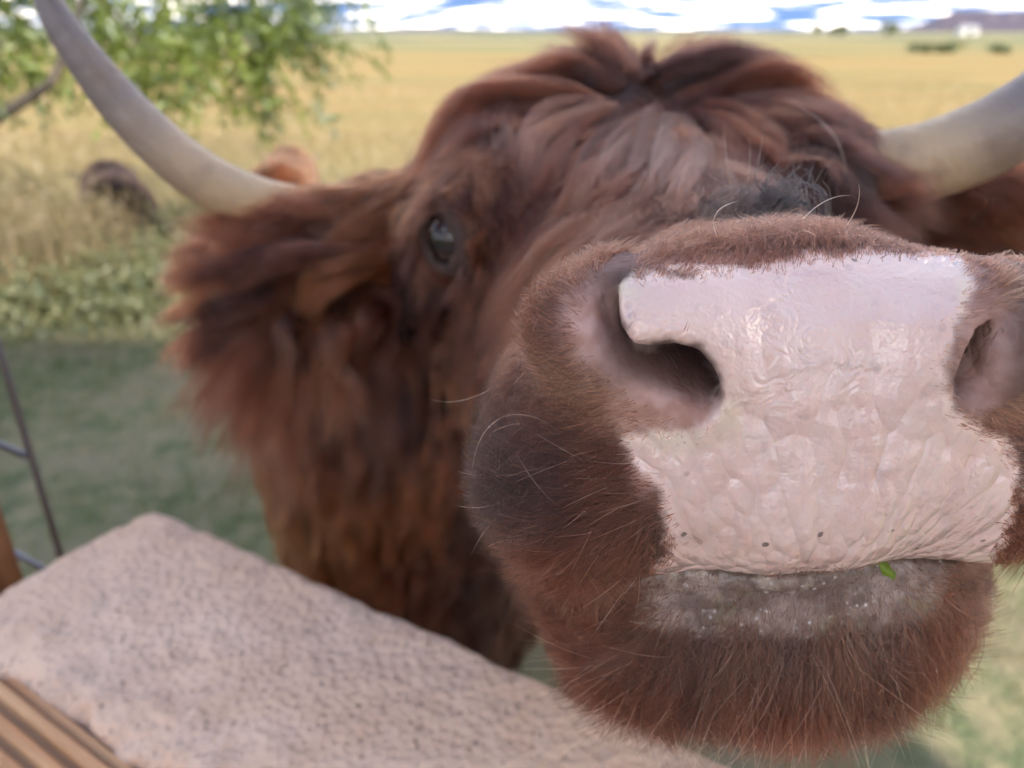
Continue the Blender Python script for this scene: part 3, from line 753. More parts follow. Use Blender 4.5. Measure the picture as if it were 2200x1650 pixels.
EYE = np.array([-.112, .268, -.0145])
def build_cow_grid(q=1.0):
    g = Grid(axis(-1.0, (-.45, .05), (-.26, .008), (-.10, .006*q), (.10, .00125*q), (.28, .006*q), (.45, .01), (1.0, .05)),
             axis(-.03, (.10, .00125*q), (.20, .0025*q), (.46, .0045*q), (.75, .012), (2.6, .04)),
             axis(-1.52, (-.6, .03), (-.34, .014), (-.16, .005*q), (.055, .00125*q), (.14, .006*q), (.3, .03)))
    E, K = g.ell, g.cone
    # ---- trunk, neck, legs (mostly behind the head and the wall)
    bx = -.17
    K((0, .42, -.10), (-.07, .66, -.27), .115, .19, .03)
    K((-.07, .66, -.30), (bx, 1.15, -.54), .18, .27, .08)
    E((-.22, .66, -.38), (.175, .17, .34), .06)                     # brisket
    E((bx, 1.55, -.67), (.31, .62, .36), .1)
    E((bx, 2.1, -.65), (.31, .38, .34), .1)
    E((bx, 1.45, -.72), (.29, .5, .34), .1)
    for s in (-1, 1):
        K((bx + s*.17, 1.12, -.75), (bx + s*.18, 1.10, -1.16), .09, .055, .06)
        K((bx + s*.18, 1.10, -1.16), (bx + s*.18, 1.12, -1.46), .05, .04, .02)
        E((bx + s*.18, 1.09, -1.505), (.055, .075, .05), .02)
        K((bx + s*.2, 2.2, -.75), (bx + s*.19, 2.12, -1.04), .13, .075, .08)
        K((bx + s*.19, 2.12, -1.04), (bx + s*.19, 2.27, -1.18), .07, .05, .03)
        K((bx + s*.19, 2.27, -1.18), (bx + s*.19, 2.24, -1.46), .045, .04, .02)
        E((bx + s*.19, 2.21, -1.505), (.055, .075, .05), .02)
    # ---- skull
    E((0, .32, -.075), (.108, .15, .105), .02)
    E((0, .19, -.070), (.084, .17, .084), .03)
    E((0, .17, -.036), (.050, .17, .036), .03)                      # nasal bridge
    E((0, .405, -.002), (.105, .06, .068), .04)                     # poll
    for s in (-1, 1):
        E((s*.100, .285, -.012), (.030, .042, .034), .03)           # brow over the orbit
        E((s*.088, .345, -.002), (.040, .045, .042), .03)           # bump under the horn
        E((s*.062, .30, -.140), (.046, .11, .075), .04)             # jaw muscle
        K((s*.03, .06, -.105), (s*.055, .30, -.175), .034, .045, .03)
        e = EYE * [-s, 1, 1]; ne = unit(np.array([s*.80, -.60, .08])); a1 = unit(np.cross(ne, [0, 0, 1.0])); a2 = np.cross(ne, a1)
        ring = [e + ne * .010 + .0185 * (math.cos(t) * a1 * 1.15 + math.sin(t) * a2 * .85) for t in np.linspace(0, 2*math.pi, 15)]
        for q0, q1 in zip(ring[:-1], ring[1:]): K(q0, q1, .0052, .0052, .006)
        E(e, (.0186, .0186, .0186), .002, cut=True)
    K(loc(P(940, 462, .545)), loc(P(845, 468, .55)), .034, .022, .025)
    K(loc(P(1700, 385, .51)), loc(P(1800, 376, .495)), .034, .028, .025)
    # ---- ears: flattened, cupped, carried sideways
    for s in (-1, 1):
        a = np.array([s*.118, .345, -.046]); b = np.array([s*.290, .325, -.066])
        d = (b - a) / np.linalg.norm(b - a); up = np.array([0, .25, .97]); up -= d * (up @ d); up /= np.linalg.norm(up); th = np.cross(d, up)
        E((a + b) / 2, (.100, .056, .017), .02, rot=np.stack([d, up, th]))
        E((a + b) / 2 + np.array([0, -.022, 0]), (.074, .028, .014), .008, rot=np.stack([d, up, th]), cut=True)
        K((s*.09, .35, -.04), a, .035, .026, .02)
    # ---- upper muzzle
    def rbox(c, h, r, k, taper=0.0):
        sl, X, Y, Z = g.sub(np.subtract(c, h) - .03, np.add(c, h) + .03)
        Z = Z + .21 * np.maximum(Y - .025, 0) * (Z > -.03)
        wx = h[0] - taper * np.clip((Z - c[2]) / h[2], -1, 1) - .011 * (X > 0) * np.clip((Z - c[2] + .01) / h[2], 0, 1)
        qx = np.abs(X - c[0]) - (wx - r); qy = np.abs(Y - c[1]) - (h[1] - r); qz = np.abs(Z - c[2]) - (h[2] - r)
        d = np.sqrt(np.maximum(qx, 0)**2 + np.maximum(qy, 0)**2 + np.maximum(qz, 0)**2) + np.minimum(np.maximum(np.maximum(qx, qy), qz), 0) - r
        g.smin(sl, d, k)
    rbox((0, .055, -.010), (.068, .056, .049), .040, .03, .013)
    for s in (-1, 1):
        E((s*.057, .052, -.036), (.033, .046, .042), .02)           # lip flews
        E((s*.046 - .004 * (s > 0), .020, .018 - .007 * (s > 0)), (.028, .022, .020), .015)           # wing over the nostril
    # ---- lower lip and chin
    E((.010, .064, -.086), (.076, .048, .033), .012)
    E((.011, .066, -.107), (.072, .048, .030), .02)
    # ---- nose plate: slightly dished between the nostrils, rolled edge at the top
    sl, X, Y, Z = g.sub((-.06, -.03, -.06), (.06, .05, .05))
    g.f[sl] += (.0016 * np.exp(-(X/.006)**2) * np.exp(-((Z + .035)/.03)**2)).astype(np.float32) * (Y < .05)   # philtrum
    # ---- nostrils
    hole = pl([(1298, 636), (1314, 660), (1335, 700), (1368, 728), (1412, 734), (1462, 728), (1505, 742), (1534, 775), (1550, 815), (1544, 848),
               (1512, 862), (1460, 848), (1400, 818), (1340, 775), (1292, 722), (1274, 675), (1282, 640)], .004)
    hole = hole * [-1, 1]                                            # as |x'|
    sl, X, Y, Z = g.sub((-.085, -.03, -.03), (.085, .09, .05))
    ax = np.abs(X)
    yy = Y - .004
    sd = poly_sd(ax + .55 * np.maximum(yy, -.01), Z - .10 * yy + 0*X, hole)
    depth = (.006 + .060 * sstep(.054, .034, ax)) * np.where(X > 0, .42, 1.0)
    sd = np.maximum(sd, Y - .004 - depth)
    sd = np.maximum(sd, X - .038)                                     # the far nostril shows only as a narrow slit
    g.smax(sl, (-sd).astype(np.float32), .006)
    # ---- mouth
    mpx = np.array([(1290, 1276), (1390, 1256), (1500, 1240), (1700, 1224), (1850, 1214), (2000, 1217), (2100, 1226), (2170, 1252)])
    mp = pl(mpx, .012); o = np.argsort(mp[:, 0]); mx, mz = mp[o, 0], mp[o, 1]
    sl, X, Y, Z = g.sub((-.1, -.03, -.12), (.1, .17, -.03))
    f0 = g.f[sl].copy()
    m = np.interp(X.ravel(), mx, mz)[:, None, None] - .10 * np.maximum(Y - .04, 0) - .12 * np.maximum(np.abs(X) - .045, 0)
    sd = np.maximum(np.abs(Z - m) - .0026, -(f0 + .030)); sd = np.maximum(sd, Y - .125)
    g.smax(sl, (-sd).astype(np.float32), .006)
    return g, (mx, mz)
# ------------------------------------------------------------------ cow materials
def hair_mat(name, rough=.35, radial=.5, tip=1.12):
    t = NT(name)
    h = t.n.new('ShaderNodeBsdfHairPrincipled'); h.model = 'CHIANG'; h.parametrization = 'COLOR'
    c = t.attr('tone', 'Color')
    inf = t.n.new('ShaderNodeHairInfo')
    g = t.rng(inf.outputs['Intercept'], 0, 1, .85, tip, False)
    mul = t.n.new('ShaderNodeVectorMath'); mul.operation = 'SCALE'
    t.l.new(c, mul.inputs[0]); t.l.new(g, mul.inputs['Scale'])
    t.l.new(mul.outputs[0], h.inputs['Color'])
    h.inputs['Roughness'].default_value = rough; h.inputs['Radial Roughness'].default_value = radial
    h.inputs['Random Roughness'].default_value = .3; h.inputs['Coat'].default_value = 0.0; h.inputs['IOR'].default_value = 1.42
    t.l.new(h.outputs[0], t.out.inputs['Surface'])
    return t.m
M_FUR = hair_mat('cow_fur')
M_WHISK = hair_mat('whisker_hair', .25, .3, 1.0)

def cow_skin():
    t = NT('cow_skin')
    o = t.coord('Object')
    pad, pink, lip, gum, cell = (t.attr(k) for k in ('pad', 'pink', 'lip', 'gum', 'cell'))
    # bare plate: pale pink, blotched; yellowish where it is dry along the rim; small grey-brown stains
    n1 = t.noise(38, 2, .6, o); n2 = t.noise(140, 2, .6, o)
    padc = t.mix(t.rng(n1, .35, .68), (.67, .475, .415), (.72, .54, .475))
    padc = t.mix(t.math('MULTIPLY', t.attr('yel'), t.rng(t.noise(55, 3, .6, o), .35, .6)), padc, (.66, .57, .40))
    padc = t.mix(t.math('MULTIPLY', t.rng(n2, .60, .74), .35), padc, (.42, .30, .27))
    spots = t.math('ADD', t.voro(120, o, 'F1', 'Distance'), t.math('MULTIPLY', t.noise(400, 2, .6, o), .14))
    dark = t.math('MULTIPLY', t.rng(spots, .15, .19, 1, 0), t.rng(t.noise(22, 2, .5, o), .50, .56))
    padc = t.mix(t.math('MULTIPLY', dark, .8), padc, (.05, .035, .03))
    pores = t.math('MULTIPLY', t.attr('pore'), t.rng(t.voro(210, o, 'F1', 'Distance'), .16, .30, 1, 0))
    padc = t.mix(t.math('MULTIPLY', pores, .6), padc, (.30, .19, .17))
    furskin = t.mix(t.rng(n1, .35, .65), (.030, .014, .010), (.050, .022, .015))
    pinkc = t.mix(t.rng(n2, .35, .65), (.34, .185, .145), (.46, .29, .25))
    lipc = t.mix(t.rng(t.noise(75, 2, .65, o), .38, .62), (.14, .098, .082), (.29, .225, .20))
    lipc = t.mix(t.math('MULTIPLY', t.rng(t.voro(330, o, 'F1', 'Distance'), .12, .30, 1, 0), t.rng(t.noise(60, 2, .6, o), .46, .58)), lipc, (.62, .60, .60))
    lipc = t.mix(t.math('MULTIPLY', t.rng(t.noise(48, 3, .6, o), .56, .68), .5), lipc, (.16, .15, .07))
    gumc = (.085, .030, .028)
    c = t.mix(pink, furskin, pinkc)
    c = t.mix(lip, c, lipc)
    c = t.mix(pad, c, padc)
    c = t.mix(t.attr('nod'), c, (.50, .43, .36))
    c = t.mix(gum, c, gumc)
    wet = t.math('MAXIMUM', pad, t.math('MULTIPLY', lip, .7))
    rough = t.rng(wet, 0, 1, .75, .27, False)
    rough = t.math('ADD', rough, t.math('MULTIPLY', t.rng(n1, .4, .7), .16))
    # fine relief: pebbled fan of furrows low on the plate, wrinkled wet skin above, pores on the lip
    cv = t.n.new('ShaderNodeCombineXYZ'); t.l.new(t.attr('fanu'), cv.inputs[0]); t.l.new(t.attr('fanv'), cv.inputs[1])
    v1 = t.voro(1.0, cv.outputs[0], 'SMOOTH_F1', 'Distance', .2, '2D'); e1 = t.math('SUBTRACT', 1.0, t.math('MULTIPLY', v1, v1))
    cv2 = t.n.new('ShaderNodeCombineXYZ'); t.l.new(t.attr('locu'), cv2.inputs[0]); t.l.new(t.attr('locv'), cv2.inputs[1]); v2 = t.voro(1.0, cv2.outputs[0], 'SMOOTH_F1', 'Distance', .18, '2D'); e2 = t.math('SUBTRACT', 1.0, t.math('MULTIPLY', v2, v2))
    lowb = t.attr('lowb')
    fan = t.math('MULTIPLY', e1, t.math('MULTIPLY', t.attr('fanw'), t.math('SUBTRACT', 1.0, lowb)))
    fan = t.math('ADD', fan, t.math('MULTIPLY', e2, lowb))
    w = t.noise(120, 2, .55, o, 1.2); rid = t.math('ABSOLUTE', t.math('SUBTRACT', w, .5))
    wr = t.math('MULTIPLY', t.rng(rid, 0, .16), t.math('SUBTRACT', 1.15, t.attr('fanw')))
    hgt = t.math('ADD', t.math('MULTIPLY', fan, .85), t.math('MULTIPLY', t.math('MULTIPLY', wr, t.rng(t.noise(45, 2, .5, o), .42, .62)), .35))
    hgt = t.math('ADD', hgt, t.math('MULTIPLY', t.noise(520, 2, .6, o), .22))
    bm = t.bump(hgt, t.rng(pad, 0, 1, .6, .8, False), .0026)
    b = t.bsdf(c, rough, .5, bm)
    t.set(b, 'Subsurface Weight', t.math('MULTIPLY', pad, .35)); t.set(b, 'Subsurface Radius', (1.0, .42, .28)); t.set(b, 'Subsurface Scale', .004)
    t.set(b, 'Coat Weight', t.math('MULTIPLY', wet, .9)); t.set(b, 'Coat Roughness', .07); t.l.new(bm, b.inputs['Coat Normal']); t.set(b, 'Coat IOR', 1.55)
    return t.m

# ------------------------------------------------------------------ fur flow: (px, py, dx, dy, length mm, lift, tone)
TONE = dict(x=(.007, .0055, .0055), b=(.064, .0165, .0078), d=(.024, .0080, .0052), k=(.018, .0110, .0092), o=(.145, .039, .0135), t=(.235, .108, .062), l=(.104, .038, .023), g=(.095, .053, .042))
MUZ = [  # short coat of the muzzle and chin
 (1230, 600, -.6, -.8, 5, .45, 'l'), (1210, 660, -.9, -.4, 4, .45, 'l'), (1200, 730, -1, -.1, 5, .4, 'l'), (1250, 800, -.9, .2, 4.5, .35, 't'), (1330, 860, -.7, .3, 4, .35, 't'),
 (1430, 905, -.4, .5, 3, .3, 't'), (1290, 900, -1, .2, 6, .35, 'l'), (1150, 620, -.8, -.4, 9, .4, 'b'), (1130, 720, -1, -.1, 9, .4, 'b'), (1120, 830, -1, .0, 9, .4, 'd'),
 (1180, 870, -1, .05, 9, .4, 'b'), (1100, 930, -1, .1, 11, .42, 'k'), (1140, 1000, -1, .12, 12, .4, 'd'), (1140, 1120, -1, .25, 12, .4, 'k'), (1200, 960, -1, .12, 10, .38, 'd'), (1320, 1000, -1, .2, 7, .35, 'b'), (1390, 1060, -.9, .3, 5, .3, 'l'),
 (1090, 1060, -1, .15, 13, .42, 'k'), (1200, 1070, -1, .2, 11, .38, 'd'), (1330, 1110, -.9, .4, 7, .35, 'b'), (1080, 1180, -.9, .4, 14, .42, 'k'), (1200, 1180, -.9, .45, 12, .38, 'b'), (1330, 1190, -.6, .8, 8, .35, 'b'),
 (1090, 1280, -.5, .9, 16, .4, 'k'), (1200, 1260, -.5, .9, 12, .36, 'b'), (1330, 1245, -.2, 1, 7, .3, 'l'), (1400, 1200, -.3, .9, 4, .3, 'l'),
 (1300, 560, -.2, -1, 5, .4, 'l'), (1420, 545, .3, -.9, 5, .4, 'l'), (1560, 545, .25, -1, 5, .42, 'l'), (1700, 540, .1, -1, 5, .42, 'l'), (1850, 520, .2, -1, 5, .42, 'l'), (2000, 505, .35, -.9, 5, .42, 'l'),
 (1300, 510, -.1, -1, 8, .4, 'b'), (1450, 500, .35, -.9, 9, .42, 'b'), (1600, 490, .2, -1, 8, .45, 'b'), (1750, 480, .1, -1, 8, .45, 'b'), (1900, 470, .3, -.9, 8, .45, 'd'), (2050, 480, .6, -.8, 6, .45, 'b'),
 (1450, 460, .5, -.8, 10, .35, 'd'), (1650, 450, .2, -1, 13, .42, 'k'), (1850, 440, .3, -1, 12, .42, 'k'), (1980, 455, .4, -1, 10, .42, 'k'),
 (2130, 560, .8, -.6, 5, .5, 'l'), (2170, 680, 1, -.2, 5, .4, 't'), (2190, 800, 1, .1, 5, .35, 't'), (2150, 750, .8, .1, 2.5, .3, 't'), (2200, 950, 1, .2, 5, .35, 'l'),
 (2190, 1100, .9, .4, 6, .35, 'b'), (2180, 1200, .6, .8, 8, .35, 'b'), (2230, 1200, .7, .8, 12, .35, 'b'),
 (1200, 1350, -1, .15, 20, .35, 'd'), (1300, 1330, -1, .15, 12, .32, 'b'), (1400, 1330, -.8, .35, 7, .3, 'l'), (1500, 1330, -.3, .9, 5, .3, 'g'), (1700, 1330, 0, 1, 5, .3, 'g'), (1900, 1330, .2, .9, 5, .3, 'g'), (2020, 1300, .7, .5, 7, .32, 'l'), (2110, 1280, 1, .15, 12, .35, 'd'),
 (1300, 1420, -.7, .75, 19, .38, 'b'), (1450, 1410, -.35, .95, 14, .38, 'b'), (1600, 1400, -.12, 1, 12, .38, 'l'), (1800, 1395, .05, 1, 12, .38, 'l'), (1950, 1380, .3, .95, 13, .38, 'b'), (2060, 1360, .8, .7, 15, .4, 'b'),
 (1350, 1520, -.5, .9, 22, .42, 'd'), (1500, 1500, -.2, 1, 21, .4, 'd'), (1700, 1490, 0, 1, 20, .4, 'b'), (1880, 1480, .2, 1, 20, .4, 'd'), (2020, 1440, .6, .8, 18, .42, 'b'),
 (1600, 1580, -.1, 1, 24, .4, 'd'), (1800, 1570, .1, 1, 23, .4, 'd'),
]
HEADF = [  # long coat of the head, ears and neck
 (1400, 215, .0, .8, 85, .5, 'b'), (1250, 230, -.6, .8, 85, .5, 'b'), (1150, 300, -.4, .9, 80, .45, 'b'), (1090, 380, -.1, 1, 60, .4, 'b'), (1500, 330, .0, 1, 75, .5, 'l'), (1600, 360, .15, 1, 60, .5, 'd'), (1680, 400, .2, .8, 50, .55, 'k'), (1560, 420, -.1, .8, 45, .5, 'k'), (1780, 420, .3, .6, 35, .5, 'd'), (1860, 430, .4, .5, 30, .5, 'd'), (1250, 330, -.3, 1, 75, .5, 'b'), (1200, 430, -.35, 1, 55, .4, 'b'),
 (1350, 300, -.15, 1, 85, .55, 'b'), (1320, 400, -.3, 1, 60, .45, 'b'), (1450, 290, .1, 1, 85, .55, 'l'), (1420, 400, -.2, .95, 60, .48, 'l'), (1550, 290, .4, .9, 75, .5, 'b'), (1520, 390, .1, 1, 50, .5, 'l'),
 (1650, 330, .4, .9, 60, .45, 'b'), (1600, 240, .9, .4, 60, .45, 'b'), (1650, 400, .4, .8, 35, .35, 'b'),
 (1200, 170, -1, .15, 85, .55, 'b'), (1060, 190, -1, .4, 85, .5, 'b'), (960, 250, -.6, .9, 75, .45, 'b'), (920, 340, -.3, 1, 60, .4, 'o'),
 (1500, 170, 1, -.1, 75, .55, 'b'), (1640, 160, 1, .1, 80, .5, 'b'), (1740, 200, .9, .5, 55, .45, 'd'), (1790, 290, .5, .9, 22, .35, 'd'), (1760, 330, .3, 1, 9, .25, 'd'), (1720, 260, .6, .8, 12, .3, 'd'),
 (1350, 120, -.4, -.6, 22, .5, 'd'), (1450, 110, .4, -.5, 22, .5, 'd'), (1200, 130, -.8, -.2, 30, .5, 'd'), (1400, 60, .1, -.8, 16, .5, 'd'),
 (1010, 400, -.3, .9, 14, .25, 'd'), (1040, 310, -.3, 1, 25, .3, 'd'), (950, 430, -.5, .8, 18, .3, 'd'), (890, 400, -.6, .8, 36, .35, 'o'), (840, 430, -.8, .6, 40, .4, 'o'),
 (880, 480, -.6, .8, 20, .3, 'b'), (900, 560, -.5, .85, 28, .3, 'b'), (1000, 500, .2, 1, 12, .25, 'o'), (1030, 460, .7, .4, 18, .25, 'o'), (955, 455, -.2, 1, 8, .25, 'd'), (910, 520, -.6, .8, 10, .25, 'd'), (950, 580, -.3, 1, 12, .25, 'd'),
 (1050, 600, -.45, .9, 15, .22, 'b'), (960, 650, -.45, .9, 16, .22, 'b'), (1080, 750, -.4, .9, 14, .22, 'b'), (980, 800, -.35, .95, 18, .22, 'o'), (1050, 900, -.3, .95, 18, .22, 'b'), (895, 640, -.2, 1, 13, .2, 'd'), (900, 740, -.1, 1, 13, .2, 'd'), (905, 830, -.1, 1, 16, .2, 'd'), (1060, 1050, -.25, 1, 30, .3, 'd'), (1030, 1200, -.2, 1, 35, .3, 'd'),  # dark tone between cheek and ear puts the hollow's shade into the hair colour
 (800, 520, -.9, .3, 50, .4, 'b'), (700, 520, -1, -.02, 55, .45, 'b'), (600, 520, -1, -.12, 48, .55, 'b'), (500, 550, -.9, -.35, 28, .6, 'b'), (420, 600, -1, -.2, 20, .6, 'o'), (400, 660, -1, .15, 20, .6, 'b'), (430, 740, -.8, .6, 28, .55, 'b'),
 (760, 620, -.6, .7, 65, .4, 'o'), (650, 640, -.7, .7, 62, .42, 'b'), (540, 660, -.8, .6, 55, .45, 'd'), (520, 760, -.6, .85, 60, .5, 'b'), (640, 740, -.25, 1, 85, .4, 'b'), (760, 740, -.1, 1, 95, .35, 'b'), (840, 720, .0, 1, 80, .3, 'd'),
 (600, 850, -.3, 1, 75, .35, 'b'), (720, 860, -.05, 1, 85, .3, 'b'), (820, 880, .05, 1, 75, .3, 'd'),
 (560, 950, -.15, 1, 45, .25, 'o'), (700, 1000, .05, 1, 45, .22, 'o'), (850, 1000, .1, 1, 45, .22, 'o'), (560, 1120, -.1, 1, 50, .25, 'o'), (720, 1150, -.15, 1, 50, .22, 'o'), (880, 1180, -.1, 1, 50, .22, 'b'), (950, 1280, -.05, 1, 60, .28, 'd'),
 (2050, 440, .9, .1, 50, .4, 'b'), (2160, 500, 1, .2, 60, .45, 'o'), (2250, 600, .6, .8, 70, .4, 'b'), (2350, 500, 1, .3, 60, .45, 'b'), (1900, 420, .6, -.2, 30, .35, 'b'), (2200, 750, .2, 1, 60, .4, 'd'), (2350, 1000, .1, 1, 65, .35, 'b'),
]
class Flow:
    def __init__(s, tab, sig):
        s.p = np.array([t[:2] for t in tab], float); d = np.array([t[2:4] for t in tab], float)
        s.d = d / np.linalg.norm(d, axis=1)[:, None]; s.len = np.array([t[4] for t in tab]) / 1000; s.lift = np.array([t[5] for t in tab])
        s.tone = np.array([TONE[t[6]] for t in tab]); s.sig = sig
    def __call__(s, px, py):
        out = []
        for a in range(0, len(px), 20000):
            q = np.stack([px[a:a+20000], py[a:a+20000]], 1)
            r2 = ((q[:, None] - s.p[None])**2).sum(2) / s.sig**2
            r2 = r2 - r2.min(1, keepdims=True)
            w = np.exp(-.5 * r2); w /= w.sum(1, keepdims=True)
            pk = (np.cumsum(w, 1) < rng.random((len(w), 1))).sum(1).clip(0, len(s.tone) - 1)
            out.append(np.concatenate([w @ s.d, (w @ s.len)[:, None], (w @ s.lift)[:, None], .6 * s.tone[pk] + .4 * (w @ s.tone)], 1))
        o = np.concatenate(out)
        return o[:, :2], o[:, 2], o[:, 3], o[:, 4:7]
F_MUZ = Flow(MUZ, 42.0); F_HEAD = Flow(HEADF, 55.0)
def scr(d): return d[:, :1] * CR - d[:, 1:2] * CU

def sample_surface(W, N, F, dens):
    """random points on the quads, dens = strands per square metre at each face"""
    T = np.concatenate([F[:, [0, 1, 2]], F[:, [0, 2, 3]]]); dn = np.concatenate([dens, dens])
    A = .5 * np.linalg.norm(np.cross(W[T[:, 1]] - W[T[:, 0]], W[T[:, 2]] - W[T[:, 0]]), axis=1)
    e = A * dn; n = rng.poisson(e); i = np.repeat(np.arange(len(T)), n)
    a = rng.random((len(i), 2)); fl = a.sum(1) > 1; a[fl] = 1 - a[fl]
    b = np.stack([1 - a.sum(1), a[:, 0], a[:, 1]], 1)
    p = (W[T[i]] * b[..., None]).sum(1); nn = unit((N[T[i]] * b[..., None]).sum(1))
    return p, nn, T[i], b
# ================================================================== highland cow: build
def build_main_cow():
    g, (mx, mz) = build_cow_grid()
    # ---- plate relief on the field itself
    padpoly = np.array([(1318, 612), (1345, 592), (1450, 580), (1560, 577), (1660, 572), (1760, 556), (1860, 549), (1920, 547), (2000, 536), (2060, 528), (2090, 556), (2096, 610), (2076, 655), (2052, 705),
        (2035, 760), (2032, 830), (2048, 880), (2085, 905), (2125, 925), (2165, 955), (2190, 1010), (2184, 1075), (2166, 1125), (2158, 1175), (2150, 1235), (2000, 1240), (1850, 1240), (1700, 1250), (1550, 1262), (1385, 1262),
        (1425, 1195), (1425, 1105), (1402, 1035), (1370, 985), (1345, 938), (1400, 928), (1450, 932), (1490, 915), (1528, 885), (1552, 850), (1545, 805), (1500, 750), (1440, 738), (1362, 742), (1334, 690), (1322, 640)])
    sl, X, Y, Z = g.sub((-.075, -.03, -.062), (.075, .045, .048))
    f0 = g.f[sl]
    L = np.stack(np.broadcast_arrays(X, Y, Z), -1)
    band = np.abs(f0) < .006
    Lb = L[band]; Wb = wor(Lb); px, py, d = to_px(Wb)
    sd = poly_sd(px, py, padpoly)
    cx, cz = .004, -.115                                             # furrows run together towards the middle of the lip
    rr = np.hypot(Lb[:, 0] - cx, Lb[:, 2] - cz); th = np.arctan2(Lb[:, 0] - cx, Lb[:, 2] - cz)
    wob = vnoise(Lb, 90, 3) * .25
    f1, f2 = worley(th * .085 / .0058 + wob + 40, rr / .0105 + 40 + wob, 11)
    cell = np.clip((f2 - f1) / .35, 0, 1)
    lz = Lb[:, 2]
    g1, g2 = worley(Lb[:, 0] / .0048 + 60 + wob, lz / .0052 + 60, 17); cell2 = np.clip((g2 - g1) / .4, 0, 1)
    mzb = np.interp(Lb[:, 0], mx, mz)
    low = sstep(.016, .008, lz - mzb)
    amp_r = .0005 * sstep(.024, -.012, lz) * (1 - low); amp_s = .0003 * low
    inside = sstep(6, -26, sd) * (Lb[:, 2] > mzb)
    relief = -(amp_r * (cell - .6) + amp_s * (cell2 - .6)) * inside
    relief -= .0004 * fbm(Lb, 120, 21) * inside * sstep(-.02, .02, lz)
    f0[band] += relief.astype(np.float32)
    f0[band] -= (.0005 * sstep(3, -22, sd) * (Lb[:, 2] > mzb)).astype(np.float32)      # the plate stands a little proud of the haired skin
    # nodules on the edge of the lower lip
    for px_ in np.sort(rng.uniform(1400, 1800, 10)):
        q = px_local(px_ + rng.uniform(-5, 5), np.interp(px_, [1290, 1390, 1500, 1700, 1850], [1276, 1256, 1240, 1224, 1214]) + 16, .010)
        yb = .0265
        g.ell((q[0], yb + rng.uniform(-.001, .001), q[1] - .002), (.0020 * rng.uniform(.7, 1.5), .0035, .0030 * rng.uniform(.6, 1.3)), .005)
    V, F = g.mesh()
    W = wor(V)
    Nn = vnormals(W, F)
    px, py, d = to_px(W)
    front = (V[:, 1] < .13)
    jit = fbm(V, 230, 5) * 15 + fbm(V, 55, 8) * 10
    sdp = np.where(front, poly_sd(px, py, padpoly), 999)
    mzv = np.interp(V[:, 0], mx, mz)
    upper = V[:, 2] > mzv - .002
    facing = unit(CC - W); fc = (facing * Nn).sum(1)
    pad = sstep(16, -16, sdp + jit) * upper * (V[:, 1] < .05) * (1 - (px < 1352) * sstep(.007, .011, V[:, 1]))
    # bare pink skin round the nostrils
    def blob(cx_, cy_, rx, ry): return np.exp(-(((px - cx_) / rx)**2 + ((py - cy_) / ry)**2))
    pink = np.clip(blob(1255, 690, 60, 110) + blob(1390, 880, 110, 55) + blob(1480, 900, 70, 40) + blob(2110, 760, 75, 190) + blob(1390, 1010, 45, 60) * .8 + blob(1700, 560, 420, 22) * .9 + .25*blob(1330, 820, 150, 120), 0, 1) * front
    lip = sstep(.034, .022, mzv - V[:, 2]) * (V[:, 2] < mzv) * sstep(.060, .040, np.abs(V[:, 0] - .004)) * (V[:, 1] < .07)
    hole = pl([(1292, 612), (1335, 700), (1412, 734), (1505, 742), (1550, 815), (1512, 862), (1400, 818), (1292, 722), (1272, 668)], .004) * [-1, 1]
    yy = V[:, 1] - .004
    hs = poly_sd(np.abs(V[:, 0]) + .55 * np.maximum(yy, -.01), V[:, 2] - .1 * yy, hole)
    gum = sstep(.004, -.001, hs) * sstep(.010, .024, V[:, 1]) * (V[:, 1] < .1) * sstep(.046, .034, np.abs(V[:, 0]))
    gum = gum * np.where(V[:, 0] > 0, .35, 1.0)
    gum = np.maximum(gum, ((np.abs(V[:, 2] - mzv) < .004) & (V[:, 1] > .022) & (V[:, 1] < .13) & (np.abs(V[:, 0]) < .05)) * 1.0)
    nod = sstep(.0010, .0022, .0165 - V[:, 1] + 0*px) * 0
    nod = ((V[:, 2] < mzv) & (V[:, 2] > mzv - .0085) & (V[:, 0] < .006) & (V[:, 0] > -.052) & (V[:, 1] < .034)) * sstep(-.1, .5, vnoise(V * [1, .3, .3], 230, 91)) * .6
    yel = np.clip(blob(1370, 610, 70, 40) + .5 * blob(1450, 945, 80, 30) + .7 * blob(1560, 900, 25, 60) + .8 * blob(2075, 620, 18, 60), 0, 1)
    yel = np.maximum(yel, .55 * sstep(.009, .002, V[:, 2] - mzv) * upper)
    pore = .6 * sstep(-45, -15, sdp) * sstep(.05, .045, V[:, 2] + 0 * px)
    root = empty('highland_cow', (HO[0], HO[1] + 1.5, 0.0), 'shaggy reddish-brown horned cow pushing its big pale wet nose at the camera', 'cow')
    body = mesh_obj('body', W, F, cow_skin(), root)
    lx_, lz_ = V[:, 0] - .004, V[:, 2] + .115
    wob_ = .0016 * vnoise(V, 90, 3)
    for k, a in dict(locu=V[:, 0] / .0044 + wob_ / .006, locv=V[:, 2] / .0050 + wob_ / .006, fanu=np.arctan2(lx_, lz_) * .085 / .0037 + wob_ / .005, fanv=np.hypot(lx_, lz_) / .0110 + wob_ / .005, lowb=sstep(.016, .008, V[:, 2] - mzv), fanw=sstep(.028, -.005, V[:, 2])).items(): vattr(body, k, a)
    for k, a in dict(pad=pad, pink=pink, lip=lip, gum=gum, nod=nod, yel=yel, pore=pore, cell=pad).items(): vattr(body, k, a)

    # ================= short coat of the muzzle
    fc_ = lambda a: a[F].mean(1)
    fp = W[F].mean(1); fpx, fpy, fd = to_px(fp)
    vis = .35 + .65 * sstep(-.45, -.1, fc_(fc))
    muz = sstep(.145, .115, fc_(V[:, 1]) + .02 * fc_(vnoise(V, 40, 9)))
